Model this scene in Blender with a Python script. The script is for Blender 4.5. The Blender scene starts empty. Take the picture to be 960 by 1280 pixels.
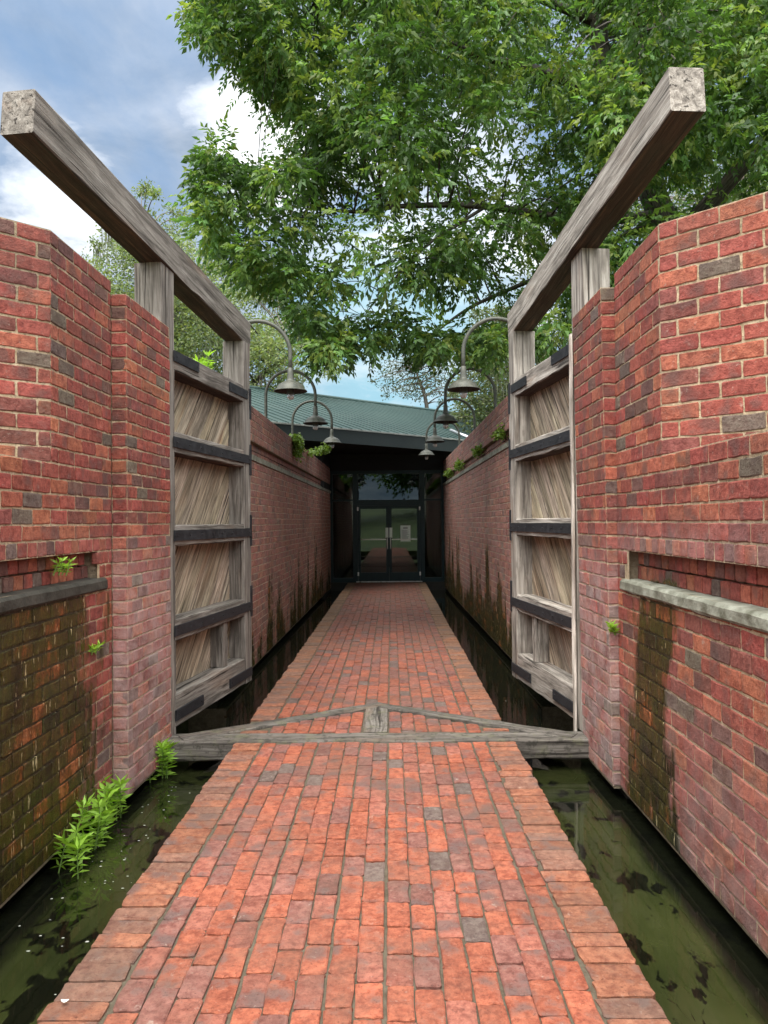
import bpy, math, random
import numpy as np
from mathutils import Matrix, Vector
rng = np.random.default_rng(7)
random.seed(7)
R = math.radians
scene = bpy.context.scene
C = scene.collection
EYE = 1.69
F = 940.0
def at(px, py, d):
    """world point seen at photo pixel (px, py) at depth d metres"""
    return np.array([(px-489)/F*d, d, EYE+(652-py)/F*d])

# ------------------------------------------------------------------ mesh builder
class MB:
    def __init__(s):
        s.v=[]; s.f=[]; s.m=[]; s.col=[]; s.wet=[]; s.eff=[]; s.g=[]; s.n=0; s.smooth=[]
    def add(s, v, f, mat=0, col=(1,1,1,1), wet=0.0, eff=0.0, g=None, smooth=False):
        v=np.asarray(v,float).reshape(-1,3); k=len(v)
        s.v.append(v)
        n=s.n
        s.f.extend([tuple(i+n for i in q) for q in f]); s.m.extend([mat]*len(f)); s.smooth.extend([smooth]*len(f))
        c=np.asarray(col,float)
        s.col.append(np.tile(c,(k,1)) if c.ndim==1 else c)
        s.wet.append(np.broadcast_to(np.asarray(wet,float),(k,)))
        s.eff.append(np.broadcast_to(np.asarray(eff,float),(k,)))
        s.g.append(v if g is None else np.asarray(g,float))
        s.n+=k
    def build(s, name, mats, parent=None):
        me=bpy.data.meshes.new(name)
        V=np.concatenate(s.v)
        me.from_pydata(V.tolist(),[],s.f)
        me.polygons.foreach_set('material_index',np.array(s.m,dtype=np.int32))
        me.polygons.foreach_set('use_smooth',np.array(s.smooth,dtype=bool))
        a=me.attributes.new('col','FLOAT_COLOR','POINT'); a.data.foreach_set('color',np.concatenate(s.col).astype(np.float32).ravel())
        a=me.attributes.new('wet','FLOAT','POINT'); a.data.foreach_set('value',np.concatenate(s.wet).astype(np.float32))
        a=me.attributes.new('eff','FLOAT','POINT'); a.data.foreach_set('value',np.concatenate(s.eff).astype(np.float32))
        a=me.attributes.new('gco','FLOAT_VECTOR','POINT'); a.data.foreach_set('vector',np.concatenate(s.g).astype(np.float32).ravel())
        if not isinstance(mats,(list,tuple)): mats=[mats]
        for m in mats: me.materials.append(m)
        me.update()
        o=bpy.data.objects.new(name,me); C.objects.link(o)
        if parent: o.parent=parent
        return o
BOXF=[(0,3,2,1),(4,5,6,7),(0,1,5,4),(1,2,6,5),(2,3,7,6),(3,0,4,7)]
def box_v(x0,x1,y0,y1,z0,z1):
    return np.array([(x0,y0,z0),(x1,y0,z0),(x1,y1,z0),(x0,y1,z0),(x0,y0,z1),(x1,y0,z1),(x1,y1,z1),(x0,y1,z1)],float)
def bx(mb,x0,x1,y0,y1,z0,z1,**k): mb.add(box_v(x0,x1,y0,y1,z0,z1),BOXF,**k)
def prism(mb, poly, z0, z1, **k):
    n=len(poly); v=[(p[0],p[1],z0) for p in poly]+[(p[0],p[1],z1) for p in poly]
    A=sum(poly[i][0]*poly[(i+1)%n][1]-poly[(i+1)%n][0]*poly[i][1] for i in range(n))
    r=list(range(n)); f=[tuple(r[::-1]),tuple(i+n for i in r)]+[(i,(i+1)%n,(i+1)%n+n,i+n) for i in r]
    if A<0: f=[q[::-1] for q in f]
    mb.add(v,f,**k)
def tube(mb, pts, rad, n=8, cap=True, **k):
    pts=np.asarray(pts,float); m=len(pts)
    rad=np.broadcast_to(np.asarray(rad,float),(m,))
    t=np.gradient(pts,axis=0); t/=np.linalg.norm(t,axis=1)[:,None]+1e-9
    ref=np.array([0,0,1.0]) if abs(t[0,2])<.9 else np.array([1.0,0,0])
    u=np.cross(ref,t[0]); u/=np.linalg.norm(u)
    vs=[]; ln=0; gs=[]
    for i in range(m):
        u=u-t[i]*np.dot(u,t[i]); u/=np.linalg.norm(u)+1e-9
        w=np.cross(t[i],u)
        if i: ln+=np.linalg.norm(pts[i]-pts[i-1])
        for j in range(n):
            a=2*math.pi*j/n; d=u*math.cos(a)+w*math.sin(a)
            vs.append(pts[i]+d*rad[i]); gs.append((ln,math.cos(a)*rad[i],math.sin(a)*rad[i]))
    f=[(i*n+j,i*n+(j+1)%n,(i+1)*n+(j+1)%n,(i+1)*n+j) for i in range(m-1) for j in range(n)]
    if cap: f+= [tuple(range(n))[::-1], tuple(range((m-1)*n,m*n))]
    mb.add(vs,f,g=gs,smooth=True,**k)
def lathe(mb, prof, c, n=24, **k):
    vs=[]
    for r,z in prof:
        for j in range(n):
            a=2*math.pi*j/n; vs.append((c[0]+r*math.cos(a),c[1]+r*math.sin(a),c[2]+z))
    m=len(prof)
    f=[(i*n+j,i*n+(j+1)%n,(i+1)*n+(j+1)%n,(i+1)*n+j) for i in range(m-1) for j in range(n)]
    mb.add(vs,f,smooth=True,**k)
def smooth_path(ctrl, n=6):
    """Catmull-Rom through control points"""
    P=np.asarray(ctrl,float); P=np.vstack([2*P[0]-P[1],P,2*P[-1]-P[-2]]); out=[]
    for i in range(1,len(P)-2):
        for t in np.linspace(0,1,n,endpoint=False):
            a,b,c,d=P[i-1],P[i],P[i+1],P[i+2]
            out.append(.5*((2*b)+(-a+c)*t+(2*a-5*b+4*c-d)*t*t+(-a+3*b-3*c+d)*t**3))
    out.append(P[-2]); return np.array(out)

def tag(o,label=None,cat=None,group=None,kind=None):
    if label: o['label']=label
    if cat: o['category']=cat
    if group: o['group']=group
    if kind: o['kind']=kind
    return o
def thing(name,label,cat,loc=(0,0,0),rz=0,group=None):
    o=bpy.data.objects.new(name,None); C.objects.link(o); o.location=loc; o.rotation_euler=(0,0,rz)
    o.empty_display_size=.2
    return tag(o,label,cat,group)
def keep(o,parent):
    """parent a mesh that was built in world coordinates"""
    o.parent=parent
    o.matrix_parent_inverse=(Matrix.Translation(parent.location)@parent.rotation_euler.to_matrix().to_4x4()).inverted()
    return o

# ------------------------------------------------------------------ materials
class NT:
    def __init__(s,name):
        s.mat=bpy.data.materials.new(name); s.mat.use_nodes=True; s.t=s.mat.node_tree; s.t.nodes.clear()
        s.out=s.t.nodes.new('ShaderNodeOutputMaterial')
    def n(s,typ,**kw):
        nd=s.t.nodes.new(typ)
        for k,v in kw.items():
            if k.startswith('i_'):
                key=k[2:]; key=int(key) if key.isdigit() else key.replace('_',' ')
                s.setin(nd,key,v)
            else: setattr(nd,k,v)
        return nd
    def setin(s,nd,key,v):
        sock=nd.inputs[key]
        if isinstance(v,bpy.types.NodeSocket): s.t.links.new(v,sock)
        elif isinstance(v,bpy.types.Node): s.t.links.new(v.outputs[0],sock)
        else: sock.default_value=v
    def math(s,op,a,b=None,c=None,clamp=False):
        nd=s.n('ShaderNodeMath',operation=op); nd.use_clamp=clamp
        for i,x in enumerate((a,b,c)):
            if x is not None: s.setin(nd,i,x)
        return nd.outputs[0]
    def vmath(s,op,a,b=None):
        nd=s.n('ShaderNodeVectorMath',operation=op); s.setin(nd,0,a)
        if b is not None: s.setin(nd,1,b)
        return nd.outputs[0]
    def noise(s,vec,scale,detail=4,rough=.55,color=False,dist=0):
        nd=s.n('ShaderNodeTexNoise'); s.setin(nd,'Vector',vec); nd.inputs['Scale'].default_value=scale
        nd.inputs['Detail'].default_value=detail; nd.inputs['Roughness'].default_value=rough; nd.inputs['Distortion'].default_value=dist
        return nd.outputs['Color' if color else 'Fac']
    def ramp(s,fac,*stops):
        nd=s.n('ShaderNodeValToRGB'); s.setin(nd,0,fac)
        e=nd.color_ramp.elements
        while len(e)<len(stops): e.new(.5)
        for el,(p,c) in zip(e,stops):
            el.position=p; el.color=(c,c,c,1) if isinstance(c,(int,float)) else (*c[:3],1)
        return nd.outputs[0]
    def rng(s,v,a,b,c=0,d=1):
        nd=s.n('ShaderNodeMapRange'); nd.clamp=True
        for i,x in enumerate((v,a,b,c,d)): s.setin(nd,i,x)
        return nd.outputs[0]
    def mix(s,fac,a,b,mode='MIX'):
        nd=s.n('ShaderNodeMix',data_type='RGBA',blend_type=mode)
        s.setin(nd,0,fac)
        for i,x in ((6,a),(7,b)):
            if isinstance(x,(tuple,list)): x=(*x[:3],1)
            s.setin(nd,i,x)
        return nd.outputs[2]
    def attr(s,name,out='Color'):
        return s.n('ShaderNodeAttribute',attribute_name=name).outputs[out]
    def bump(s,h,strength=.5,dist=.01,normal=None):
        nd=s.n('ShaderNodeBump'); nd.inputs['Strength'].default_value=strength; nd.inputs['Distance'].default_value=dist
        s.setin(nd,'Height',h)
        if normal is not None: s.setin(nd,'Normal',normal)
        return nd.outputs[0]
    def principled(s,**kw):
        nd=s.n('ShaderNodeBsdfPrincipled')
        for k,v in kw.items():
            key=k.replace('_',' ')
            if isinstance(v,(tuple,list)): v=(*v[:3],1)
            s.setin(nd,key,v)
        s.t.links.new(nd.outputs[0],s.out.inputs[0]); return nd
    def pos(s): return s.n('ShaderNodeNewGeometry').outputs['Position']
    def scale(s,v,x,y,z): return s.vmath('MULTIPLY',v,(x,y,z))

def brick_mat(name, mortar=False, path=False):
    n=NT(name); p=n.pos(); col=n.attr('col'); wet=n.attr('wet','Fac'); eff=n.attr('eff','Fac')
    rnd=n.attr('col','Alpha')
    off=n.n('ShaderNodeCombineXYZ'); n.setin(off,0,n.math('MULTIPLY',rnd,37.0)); n.setin(off,1,n.math('MULTIPLY',rnd,91.0)); n.setin(off,2,n.math('MULTIPLY',rnd,53.0))
    q=n.vmath('ADD',p,off.outputs[0])
    n1=n.noise(q,11,6,.66); n2=n.noise(q,75,5,.7); n3=n.noise(p,1.3,3); n4=n.noise(q,26,5,.7)
    if mortar:
        base=n.mix(n.rng(n.noise(p,18,5,.7),.35,.65),n.mix(1,col,(.55,.50,.44),'MULTIPLY'),col)
        base=n.mix(n.math('MULTIPLY',n.rng(n.noise(p,55,3,.6),.52,.68),.6),base,(.10,.085,.06))
        base=n.mix(n.math('MULTIPLY',n.rng(n3,.5,.72),.5),base,(.12,.105,.07))
    else:
        base=n.mix(n.rng(n4,.36,.62),n.mix(1,col,(.58,.47,.47),'MULTIPLY'),n.mix(1,col,(1.12,1.16,1.16),'MULTIPLY'))
        base=n.mix(n.math('MULTIPLY',n.rng(n1,.55,.70),.6),base,n.mix(1,col,(1.28,1.45,1.5),'MULTIPLY'))
        # dark kiln scorching and soot blots
        sc=n.noise(q,6.5,4,.62)
        base=n.mix(n.math('MULTIPLY',n.rng(sc,.53,.64),.72 if path else .62),base,(.105,.08,.075) if path else (.085,.058,.052))
        # pitting
        base=n.mix(n.math('MULTIPLY',n.rng(n2,.57,.66),.7),base,n.mix(1,col,(.30,.26,.28),'MULTIPLY'))
        # mortar smears and lime bloom
        sm=n.noise(n.vmath('ADD',p,(3.1,7.7,1.3)),13,6,.72)
        base=n.mix(n.math('MULTIPLY',n.rng(sm,.635,.72),.55 if path else .5),base,(.46,.39,.32))
        sm2=n.noise(q,38,4,.7)
        base=n.mix(n.math('MULTIPLY',n.rng(sm2,.63,.70),.30 if path else .45),base,(.42,.33,.27))
        # grime over groups of bricks
        base=n.mix(n.math('MULTIPLY',n.rng(n.math('ADD',n.math('MULTIPLY',n3,.6),n.math('MULTIPLY',n.noise(p,7,5,.7),.4)),.46,.66),.6 if path else .4),base,(.115,.08,.06) if path else (.095,.062,.05))
    # efflorescence
    ef=n.math('MULTIPLY',eff,n.rng(n.noise(p,6,5,.7),.3,.62),clamp=True)
    base=n.mix(n.math('MULTIPLY',ef,.62),base,(.50,.40,.38))
    # running water with algae
    st=n.noise(n.scale(p,9,9,1.1),1.0,5,.62)
    st=n.math('ADD',n.math('MULTIPLY',st,.5),n.math('ADD',n.math('MULTIPLY',n.noise(n.scale(p,3,3,1.6),1.0,4,.6),.45),n.math('MULTIPLY',n.noise(n.scale(p,30,30,4),1.0,4,.6),.2)))
    wm=n.math('ADD',wet,n.math('MULTIPLY',n.math('SUBTRACT',st,.575),3.0))
    wm=n.rng(wm,.36,.66); wm=n.math('MULTIPLY',wm,n.rng(wet,.02,.2))
    st2=n.noise(n.scale(n.vmath('ADD',p,(5.3,2.2,9.1)),10,10,2.2),1.0,6,.7)
    al=n.math('ADD',n.math('MULTIPLY',n.noise(n.vmath('ADD',p,(1.7,4.4,.3)),3.2,5,.65),.62),n.math('MULTIPLY',st2,.38))
    al=n.math('ADD',al,n.math('MULTIPLY',n.math('SUBTRACT',rnd,.5),.16))
    if mortar: wc=n.mix(n.rng(st2,.60,.66),n.ramp(al,(.40,(.004,.004,.002)),(.58,(.018,.017,.006))),(.50,.40,.20))
    else:
        wc=n.ramp(al,(.36,(.011,.015,.003)),(.47,(.042,.046,.006)),(.555,(.070,.052,.009)),(.615,(.20,.066,.016)),(.68,(.40,.14,.05)))
        wc=n.mix(n.math('MULTIPLY',n.rng(n4,.42,.6),.65),wc,n.mix(1,wc,(.25,.25,.25),'MULTIPLY'))
        wc=n.mix(n.math('MULTIPLY',n.rng(n.noise(n.scale(n.vmath('ADD',p,(8,3,2)),34,34,6),1.0,4,.65),.635,.68),.85),wc,(.60,.50,.28))
    base=n.mix(n.math('MULTIPLY',wm,.93),base,wc)
    rough=n.rng(wm,0,1,.86,.26)
    h=n.math('ADD',n.math('ADD',n.math('MULTIPLY',n1,.5),n.math('MULTIPLY',n4,.55)),n.math('MULTIPLY',n2,.5))
    bp=n.bump(h,1.0,.014 if not mortar else .014)
    n.principled(Base_Color=base,Roughness=rough,Normal=bp,Specular_IOR_Level=.35)
    return n.mat

def wood_mat(name, tone=1.0, lichen=0.0, warm=0.0):
    n=NT(name); g=n.attr('gco','Vector'); p=n.pos(); col=n.attr('col')
    gs=n.scale(g,1.6,22,22)
    gr=n.noise(gs,1.0,6,.7,dist=.6); fine=n.noise(n.scale(g,4,110,110),1.0,4,.6)
    bl=n.noise(g,2.2,4,.6)
    base=n.ramp(gr,(.26,(.040*tone,.036*tone,.033*tone)),(.43,(.165*tone,.148*tone,.130*tone)),(.56,(.30*tone,.275*tone,.245*tone)),(.74,(.46*tone,.435*tone,.395*tone)))
    base=n.mix(n.rng(fine,.35,.7),n.mix(1,base,(.62,.6,.58),'MULTIPLY'),base)
    # bare brown heartwood where the weather does not reach, darkened to paint in underside shade
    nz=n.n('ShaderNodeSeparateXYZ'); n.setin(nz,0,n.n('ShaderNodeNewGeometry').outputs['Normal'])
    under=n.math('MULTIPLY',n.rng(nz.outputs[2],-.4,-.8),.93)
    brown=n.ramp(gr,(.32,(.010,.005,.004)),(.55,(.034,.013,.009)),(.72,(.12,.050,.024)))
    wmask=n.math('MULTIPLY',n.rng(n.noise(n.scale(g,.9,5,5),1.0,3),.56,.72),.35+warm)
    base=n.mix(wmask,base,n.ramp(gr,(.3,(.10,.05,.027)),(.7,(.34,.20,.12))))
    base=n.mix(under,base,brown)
    # drying cracks
    ck=n.noise(n.scale(g,.8,34,34),1.0,3,.5,dist=.4)
    crack=n.rng(ck,.335,.375,1,0)
    base=n.mix(n.math('MULTIPLY',crack,.85),base,(.02,.016,.013))
    base=n.mix(n.math('MULTIPLY',n.rng(bl,.5,.72),.4),base,(.06,.055,.045))
    if lichen:
        base=n.mix(n.math('MULTIPLY',n.rng(n.noise(p,7,5,.7),.52,.68),lichen),base,(.15,.15,.085))
        base=n.mix(n.math('MULTIPLY',n.rng(n.noise(p,16,5,.7),.52,.62),lichen),base,(.022,.022,.016))
    base=n.mix(1,base,col,'MULTIPLY')
    h=n.math('SUBTRACT',n.math('ADD',gr,n.math('MULTIPLY',fine,.5)),n.math('MULTIPLY',crack,.9))
    n.principled(Base_Color=base,Roughness=.85,Normal=n.bump(h,.7,.008),Specular_IOR_Level=.25)
    return n.mat

def leaf_mat(name, base, trans=.35, rough=.5):
    n=NT(name); col=n.attr('col')
    c=n.mix(1,col,base,'MULTIPLY')
    d=n.n('ShaderNodeBsdfPrincipled'); n.setin(d,'Base Color',c); d.inputs['Roughness'].default_value=rough; d.inputs['Specular IOR Level'].default_value=.4
    t=n.n('ShaderNodeBsdfTranslucent'); n.setin(t,0,n.mix(1,c,(1.5,1.6,.7),'MULTIPLY'))
    m=n.n('ShaderNodeMixShader'); m.inputs[0].default_value=trans
    n.t.links.new(d.outputs[0],m.inputs[1]); n.t.links.new(t.outputs[0],m.inputs[2]); n.t.links.new(m.outputs[0],n.out.inputs[0])
    return n.mat

def plain(name,c1,c2,scale=8,rough=.6,metal=0,bump=.3,bd=.004,spec=.4,stretch=(1,1,1)):
    n=NT(name); p=n.scale(n.pos(),*stretch); f=n.noise(p,scale,5,.62)
    n.principled(Base_Color=n.mix(n.rng(f,.32,.68),c1,c2),Roughness=n.rng(f,.3,.7,max(rough-.08,.02),min(rough+.1,1)),Metallic=metal,Normal=n.bump(n.noise(p,scale*6,3),bump,bd),Specular_IOR_Level=spec)
    return n.mat

M={}
M['brick']=brick_mat('handmade_brick'); M['mortar']=brick_mat('lime_mortar',mortar=True)
M['paver']=brick_mat('paving_brick',path=True)
M['wood']=wood_mat('weathered_oak',1.02); M['wood_lit']=wood_mat('lit_weathered_oak',1.7,0,.18)  # second is a lit copy, tone raised to paint brighter light
M['wood_plank']=wood_mat('plank_wood',1.75,0,.35); M['wood_wet']=wood_mat('mossy_timber',.66,.6)
M['bark']=wood_mat('bark',.6,.3)
M['iron']=plain('black_iron_strap',(.012,.013,.016),(.045,.047,.052),20,.62,.3,.5)
M['lamp']=plain('grey_green_painted_steel',(.055,.060,.050),(.10,.10,.082),14,.5,.2,.3)
M['lamp_in']=plain('lamp_inside',(.02,.02,.018),(.05,.05,.045),14,.6)
M['roof']=plain('green_metal_roofing',(.024,.054,.050),(.052,.085,.078),1.6,.68,.1,.15,.004,.25)
M['trim']=plain('dark_green_fascia',(.010,.018,.017),(.018,.028,.026),5,.5)
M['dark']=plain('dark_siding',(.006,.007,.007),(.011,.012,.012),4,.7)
M['doorframe']=plain('teal_black_aluminium',(.008,.022,.028),(.013,.032,.038),6,.35,.3,.1)
M['steel']=plain('brushed_steel',(.55,.56,.57),(.72,.72,.72),12,.3,.8)
M['ledge']=plain('mossy_stone_ledge',(.10,.10,.07),(.32,.33,.27),9,.75,0,.6,.008)
M['ledge_dark']=plain('dark_stone_ledge',(.018,.017,.013),(.065,.06,.048),7,.7,0,.6,.008)
M['gutter']=plain('weathered_edge',(.16,.18,.17),(.34,.35,.33),4,.5)
M['white']=plain('white_hardware',(.75,.76,.74),(.82,.82,.8),8,.4)
M['concrete']=plain('stained_footing',(.006,.006,.005),(.022,.021,.016),6,.6,0,.6,.01)
M['grass']=plain('grass_ground',(.03,.05,.012),(.105,.13,.045),.35,.9,0,1.0,.05)
M['earth']=plain('earth',(.05,.04,.028),(.09,.075,.05),1.5,.95,0,.8,.03)
M['paper']=plain('paper',(.74,.84,.78),(.78,.86,.81),5,.8)
M['ink']=plain('ink',(.10,.14,.14),(.14,.18,.18),5,.8)
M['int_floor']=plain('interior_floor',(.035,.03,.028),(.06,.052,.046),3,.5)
M['foam']=plain('foam',(.30,.32,.28),(.5,.5,.46),30,.6)
def glass():
    n=NT('door_glass'); fr=n.n('ShaderNodeFresnel'); fr.inputs[0].default_value=1.7
    g=n.n('ShaderNodeBsdfGlossy'); g.inputs['Roughness'].default_value=.012; g.inputs[0].default_value=(.85,.95,.92,1)
    t=n.n('ShaderNodeBsdfTransparent'); t.inputs[0].default_value=(.35,.42,.42,1)
    m=n.n('ShaderNodeMixShader'); n.t.links.new(n.math('MULTIPLY',fr.outputs[0],1.05,clamp=True),m.inputs[0]); n.t.links.new(t.outputs[0],m.inputs[1]); n.t.links.new(g.outputs[0],m.inputs[2])
    n.t.links.new(m.outputs[0],n.out.inputs[0]); return n.mat
M['glass']=glass()
def bulbm():
    n=NT('frosted_lamp_glass'); n.principled(Base_Color=(.55,.55,.52),Roughness=.25,Transmission_Weight=.4); return n.mat
M['bulb']=bulbm()
def water():
    n=NT('murky_water'); p=n.pos()
    a=n.noise(p,.9,5,.6); b=n.noise(n.scale(n.vmath('ADD',p,(4,1,0)),2.4,1.4,1),1.2,4,.55,dist=.9); s=n.noise(n.scale(p,3,.8,1),2.5,5,.6)
    base=n.ramp(a,(.3,(.010,.014,.005)),(.5,(.022,.028,.008)),(.7,(.037,.043,.013)))
    base=n.mix(n.math('MULTIPLY',n.rng(s,.5,.7),.5),base,(.042,.046,.018))
    b2=n.noise(n.scale(n.vmath('ADD',p,(2,7,0)),5,3,1),1.5,4,.55,dist=1.0)
    base=n.mix(n.math('MULTIPLY',n.math('MAXIMUM',n.rng(b,.60,.625),n.rng(b2,.575,.605)),.93),base,(.0025,.003,.002))
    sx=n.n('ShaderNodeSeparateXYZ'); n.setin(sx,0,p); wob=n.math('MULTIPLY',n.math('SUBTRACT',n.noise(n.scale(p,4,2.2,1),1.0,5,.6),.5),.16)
    shade_deep=n.math('MAXIMUM',n.rng(n.math('ADD',sx.outputs[0],wob),1.38,1.46),n.rng(n.math('ADD',sx.outputs[0],wob),-1.66,-1.76))
    shade_deep=n.math('MAXIMUM',shade_deep,n.rng(n.math('ADD',sx.outputs[1],n.math('MULTIPLY',wob,3.0)),5.0,6.2))
    base=n.mix(n.math('MULTIPLY',shade_deep,.93),base,(.003,.0035,.0025))  # wall shade painted along both wall feet, plus deeper water past the sill
    w=n.noise(p,6,3,.5)
    nd=n.principled(Base_Color=base,Roughness=.035,Normal=n.bump(w,.06,.02),IOR=1.33,Specular_IOR_Level=.5)
    return n.mat
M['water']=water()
M['leaf']=leaf_mat('pecan_leaf',(.100,.170,.050),.42)
M['leaf_oak']=leaf_mat('live_oak_leaf',(.135,.175,.085),.32,.6)
M['moss']=leaf_mat('spanish_moss',(.19,.20,.145),.3,.9)
M['weed']=leaf_mat('weed_leaf',(.28,.47,.065),.35,.45)
M['weed_stem']=leaf_mat('weed_stem',(.16,.26,.06),.1,.6)

# ------------------------------------------------------------------ bricks
def wall_tint(aged=0.0):
    r=random.random(); b=.82+.36*random.random()
    if r<.52: c=(.325,.083,.060)
    elif r<.74: c=(.40,.128,.072)
    elif r<.89: c=(.235,.076,.060)
    elif r<.96: c=(.17,.085,.070)
    else: c=(.165,.125,.098)
    c=[x*(1-aged)+y*aged for x,y in zip(c,(.30,.19,.135))]
    return (c[0]*b,c[1]*b*(.9+.2*random.random()),c[2]*b,random.random())
def path_tint(x,y,edge):
    r=random.random(); b=.82+.33*random.random()
    if edge: c=(.315,.125,.070) if r<.7 else (.25,.125,.085)
    elif r<.54: c=(.345,.104,.057)
    elif r<.78: c=(.315,.112,.076)
    elif r<.95: c=(.235,.10,.078)
    else: c=(.155,.115,.098)
    c=np.array(c)*b
    k=min(max((y-6.5)/7,0),1)                       # dirt and moss towards the door, with tree and porch shade painted in
    if edge: c=c*(1-.65*k)+np.array((.12,.10,.055))*.65*k
    else: c=c*(1-.66*k)+np.array((.115,.058,.048))*.66*k
    return (*c,random.random())
def brick(mb, O, U, V, N, lu, lv, tint, mat=0, jit=.0022, bev=.006, depth=.035, push=0.0, wet=0, eff=0, fine=True, crn=.008):
    """a worn brick: O its lower-left front corner, U V N unit vectors"""
    dz=push+float(np.clip(rng.normal(0,.0013),-.0016,.0026))
    if not fine:
        q=np.array([(0,0),(lu,0),(lu,lv),(0,lv)],float)+np.clip(rng.normal(0,jit,(4,2)),-.004,.004)
        sg=np.array([(1,1),(-1,1),(-1,-1),(1,-1)]); fr=q+sg*bev; n=4
        tilt=np.clip(rng.normal(0,.0009,4),-.0012,.0012)
    else:
        c=rng.uniform(.002,crn,8)
        q=np.array([(c[0],0),(lu*.36,0),(lu*.68,0),(lu-c[1],0),(lu,c[2]),(lu,lv*.5),(lu,lv-c[3]),(lu-c[4],lv),(lu*.66,lv),(lu*.33,lv),(c[5],lv),(0,lv-c[6]),(0,lv*.5),(0,c[7])],float)
        n=len(q); q+=np.clip(rng.normal(0,jit*.8,(n,2)),-.0045,.0045)
        ctr=np.array([lu/2,lv/2]); d=ctr-q; d=np.sign(d)*np.minimum(np.abs(d),bev*rng.uniform(.6,2.0,(n,1)))
        fr=q+d; tilt=np.clip(rng.normal(0,.0008,n),-.0012,.0012)
    vs=[O+U*a+V*b+N*(-depth) for a,b in q]+[O+U*a+V*b+N*(dz-bev*.8) for a,b in q]+[O+U*a+V*b+N*(dz+t) for (a,b),t in zip(fr,tilt)]
    f=[tuple(range(2*n,3*n))]+[(n+i,n+(i+1)%n,2*n+(i+1)%n,2*n+i) for i in range(n)]+[(i,(i+1)%n,n+(i+1)%n,n+i) for i in range(n)]
    v=np.array(vs)
    W=wet(v) if callable(wet) else wet; E=eff(v) if callable(eff) else eff
    mb.add(v,f,mat=mat,col=tint,wet=W,eff=E)
def brick_face(mb, p0, p1, z0, rows, h, L=.215, lean0=(0,0), lean1=(0,0), zl=(0,3.4), wet=0, eff=0, mj=.0118, phase=0, slot=None, headers=(), flip=False, mcol=(.60,.485,.325,.5), skip=None, fine=True, aged=0.0):
    """bricks laid from plan point p0 to p1 (outward normal to the RIGHT of travel); lean = plan shift from z=zl0 to zl1"""
    p0=np.array(p0,float); p1=np.array(p1,float)
    d=p1-p0; ln=np.linalg.norm(d); d/=ln
    U=np.array([d[0],d[1],0]); N=np.array([d[1],-d[0],0]); V=np.array([0,0,1.0])
    def base(u,z):
        t=(z-zl[0])/(zl[1]-zl[0]); s=u/ln
        q=p0+d*u+(np.array(lean0)*(1-s)+np.array(lean1)*s)*t
        return np.array([q[0],q[1],z])
    for k in range(rows):
        z=z0+k*h; step=L if k not in headers else L*.5
        u=-(step*.5 if (k+phase)%2 else 0)-random.random()*.008
        while u<ln-.004:
            a=max(u,.002); b=min(u+step*random.uniform(.985,1.015)-mj,ln-.003)
            um=(a+b)/2
            if b-a>.025:
                push=0; ok=True
                if slot and slot[0]<=k<=slot[1] and slot[2]<um<slot[3]: push=slot[4]
                if skip and skip(k,um): ok=False
                if ok:
                    brick(mb,base(a,z+mj/2),U,V,N,b-a,h-mj,wall_tint(aged),0,push=push,wet=wet,eff=eff,depth=.035-push,fine=fine,bev=.0034)
            u+=step
    # mortar bed behind, as a fine sheet carrying the same stains
    nu=max(2,int(ln/.12)); nz=rows
    us=np.linspace(0,ln,nu+1); zs=[z0+h*i for i in range(nz+1)]
    vs=[];
    for i,z in enumerate(zs):
        for u in us:
            vs.append(base(u,z)-N*.0058)
    vs=np.array(vs); fs=[]
    for i in range(nz):
        for j in range(nu):
            um=(us[j]+us[j+1])/2
            if slot and slot[0]<=i<=slot[1] and slot[2]<um<slot[3]: continue
            if skip and skip(i,um): continue
            a=i*(nu+1)+j; fs.append((a,a+1,a+nu+2,a+nu+1))
    W=wet(vs) if callable(wet) else wet; E=eff(vs) if callable(eff) else eff
    mb.add(vs,fs,mat=1,col=mcol,wet=W,eff=E)

def sstep(x,a,b):
    t=np.clip((x-a)/(b-a),0,1); return t*t*(3-2*t)
def near_wet_left(v):
    y,z=v[:,1],v[:,2]
    return np.clip(sstep(z,1.40,1.22)*(.32+.68*sstep(y,5.0,4.2)),0,1)*.95
def near_wet_right(v):
    y,z=v[:,1],v[:,2]
    c=4.52+.10*sstep(z,1.3,0); w=.28+.10*sstep(z,1.3,0)
    return np.clip(sstep(z,1.36,1.28)*sstep(np.abs(y-c),w+.24,w-.20)*.95+.34*sstep(z,.15,-.14),0,1)
def eff_pil(v):
    z=v[:,2]; return np.clip(sstep(z,1.75,1.1)*.85,0,1)
def eff_low(v):
    y,z=v[:,1],v[:,2]; return np.clip(.45*sstep(z,1.0,.1)+.35*sstep(z,1.75,1.55)*sstep(z,1.42,1.5),0,1)
def far_wet(seed,amt):
    r=np.random.default_rng(seed); cs=r.uniform(8,21,46); ws=r.uniform(.08,.55,46); tops=r.uniform(.7,2.9,46); am=r.uniform(.25,.85,46)
    def f(v):
        y,z=v[:,1],v[:,2]; o=np.zeros(len(v))
        for c,w,t,a in zip(cs,ws,tops,am): o=np.maximum(o,a*sstep(np.abs(y-c),w,0)*sstep(z,t,t-1.6))
        return np.clip(o*amt+sstep(z,.9,-.15)*.66*amt,0,1)
    return f

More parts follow.
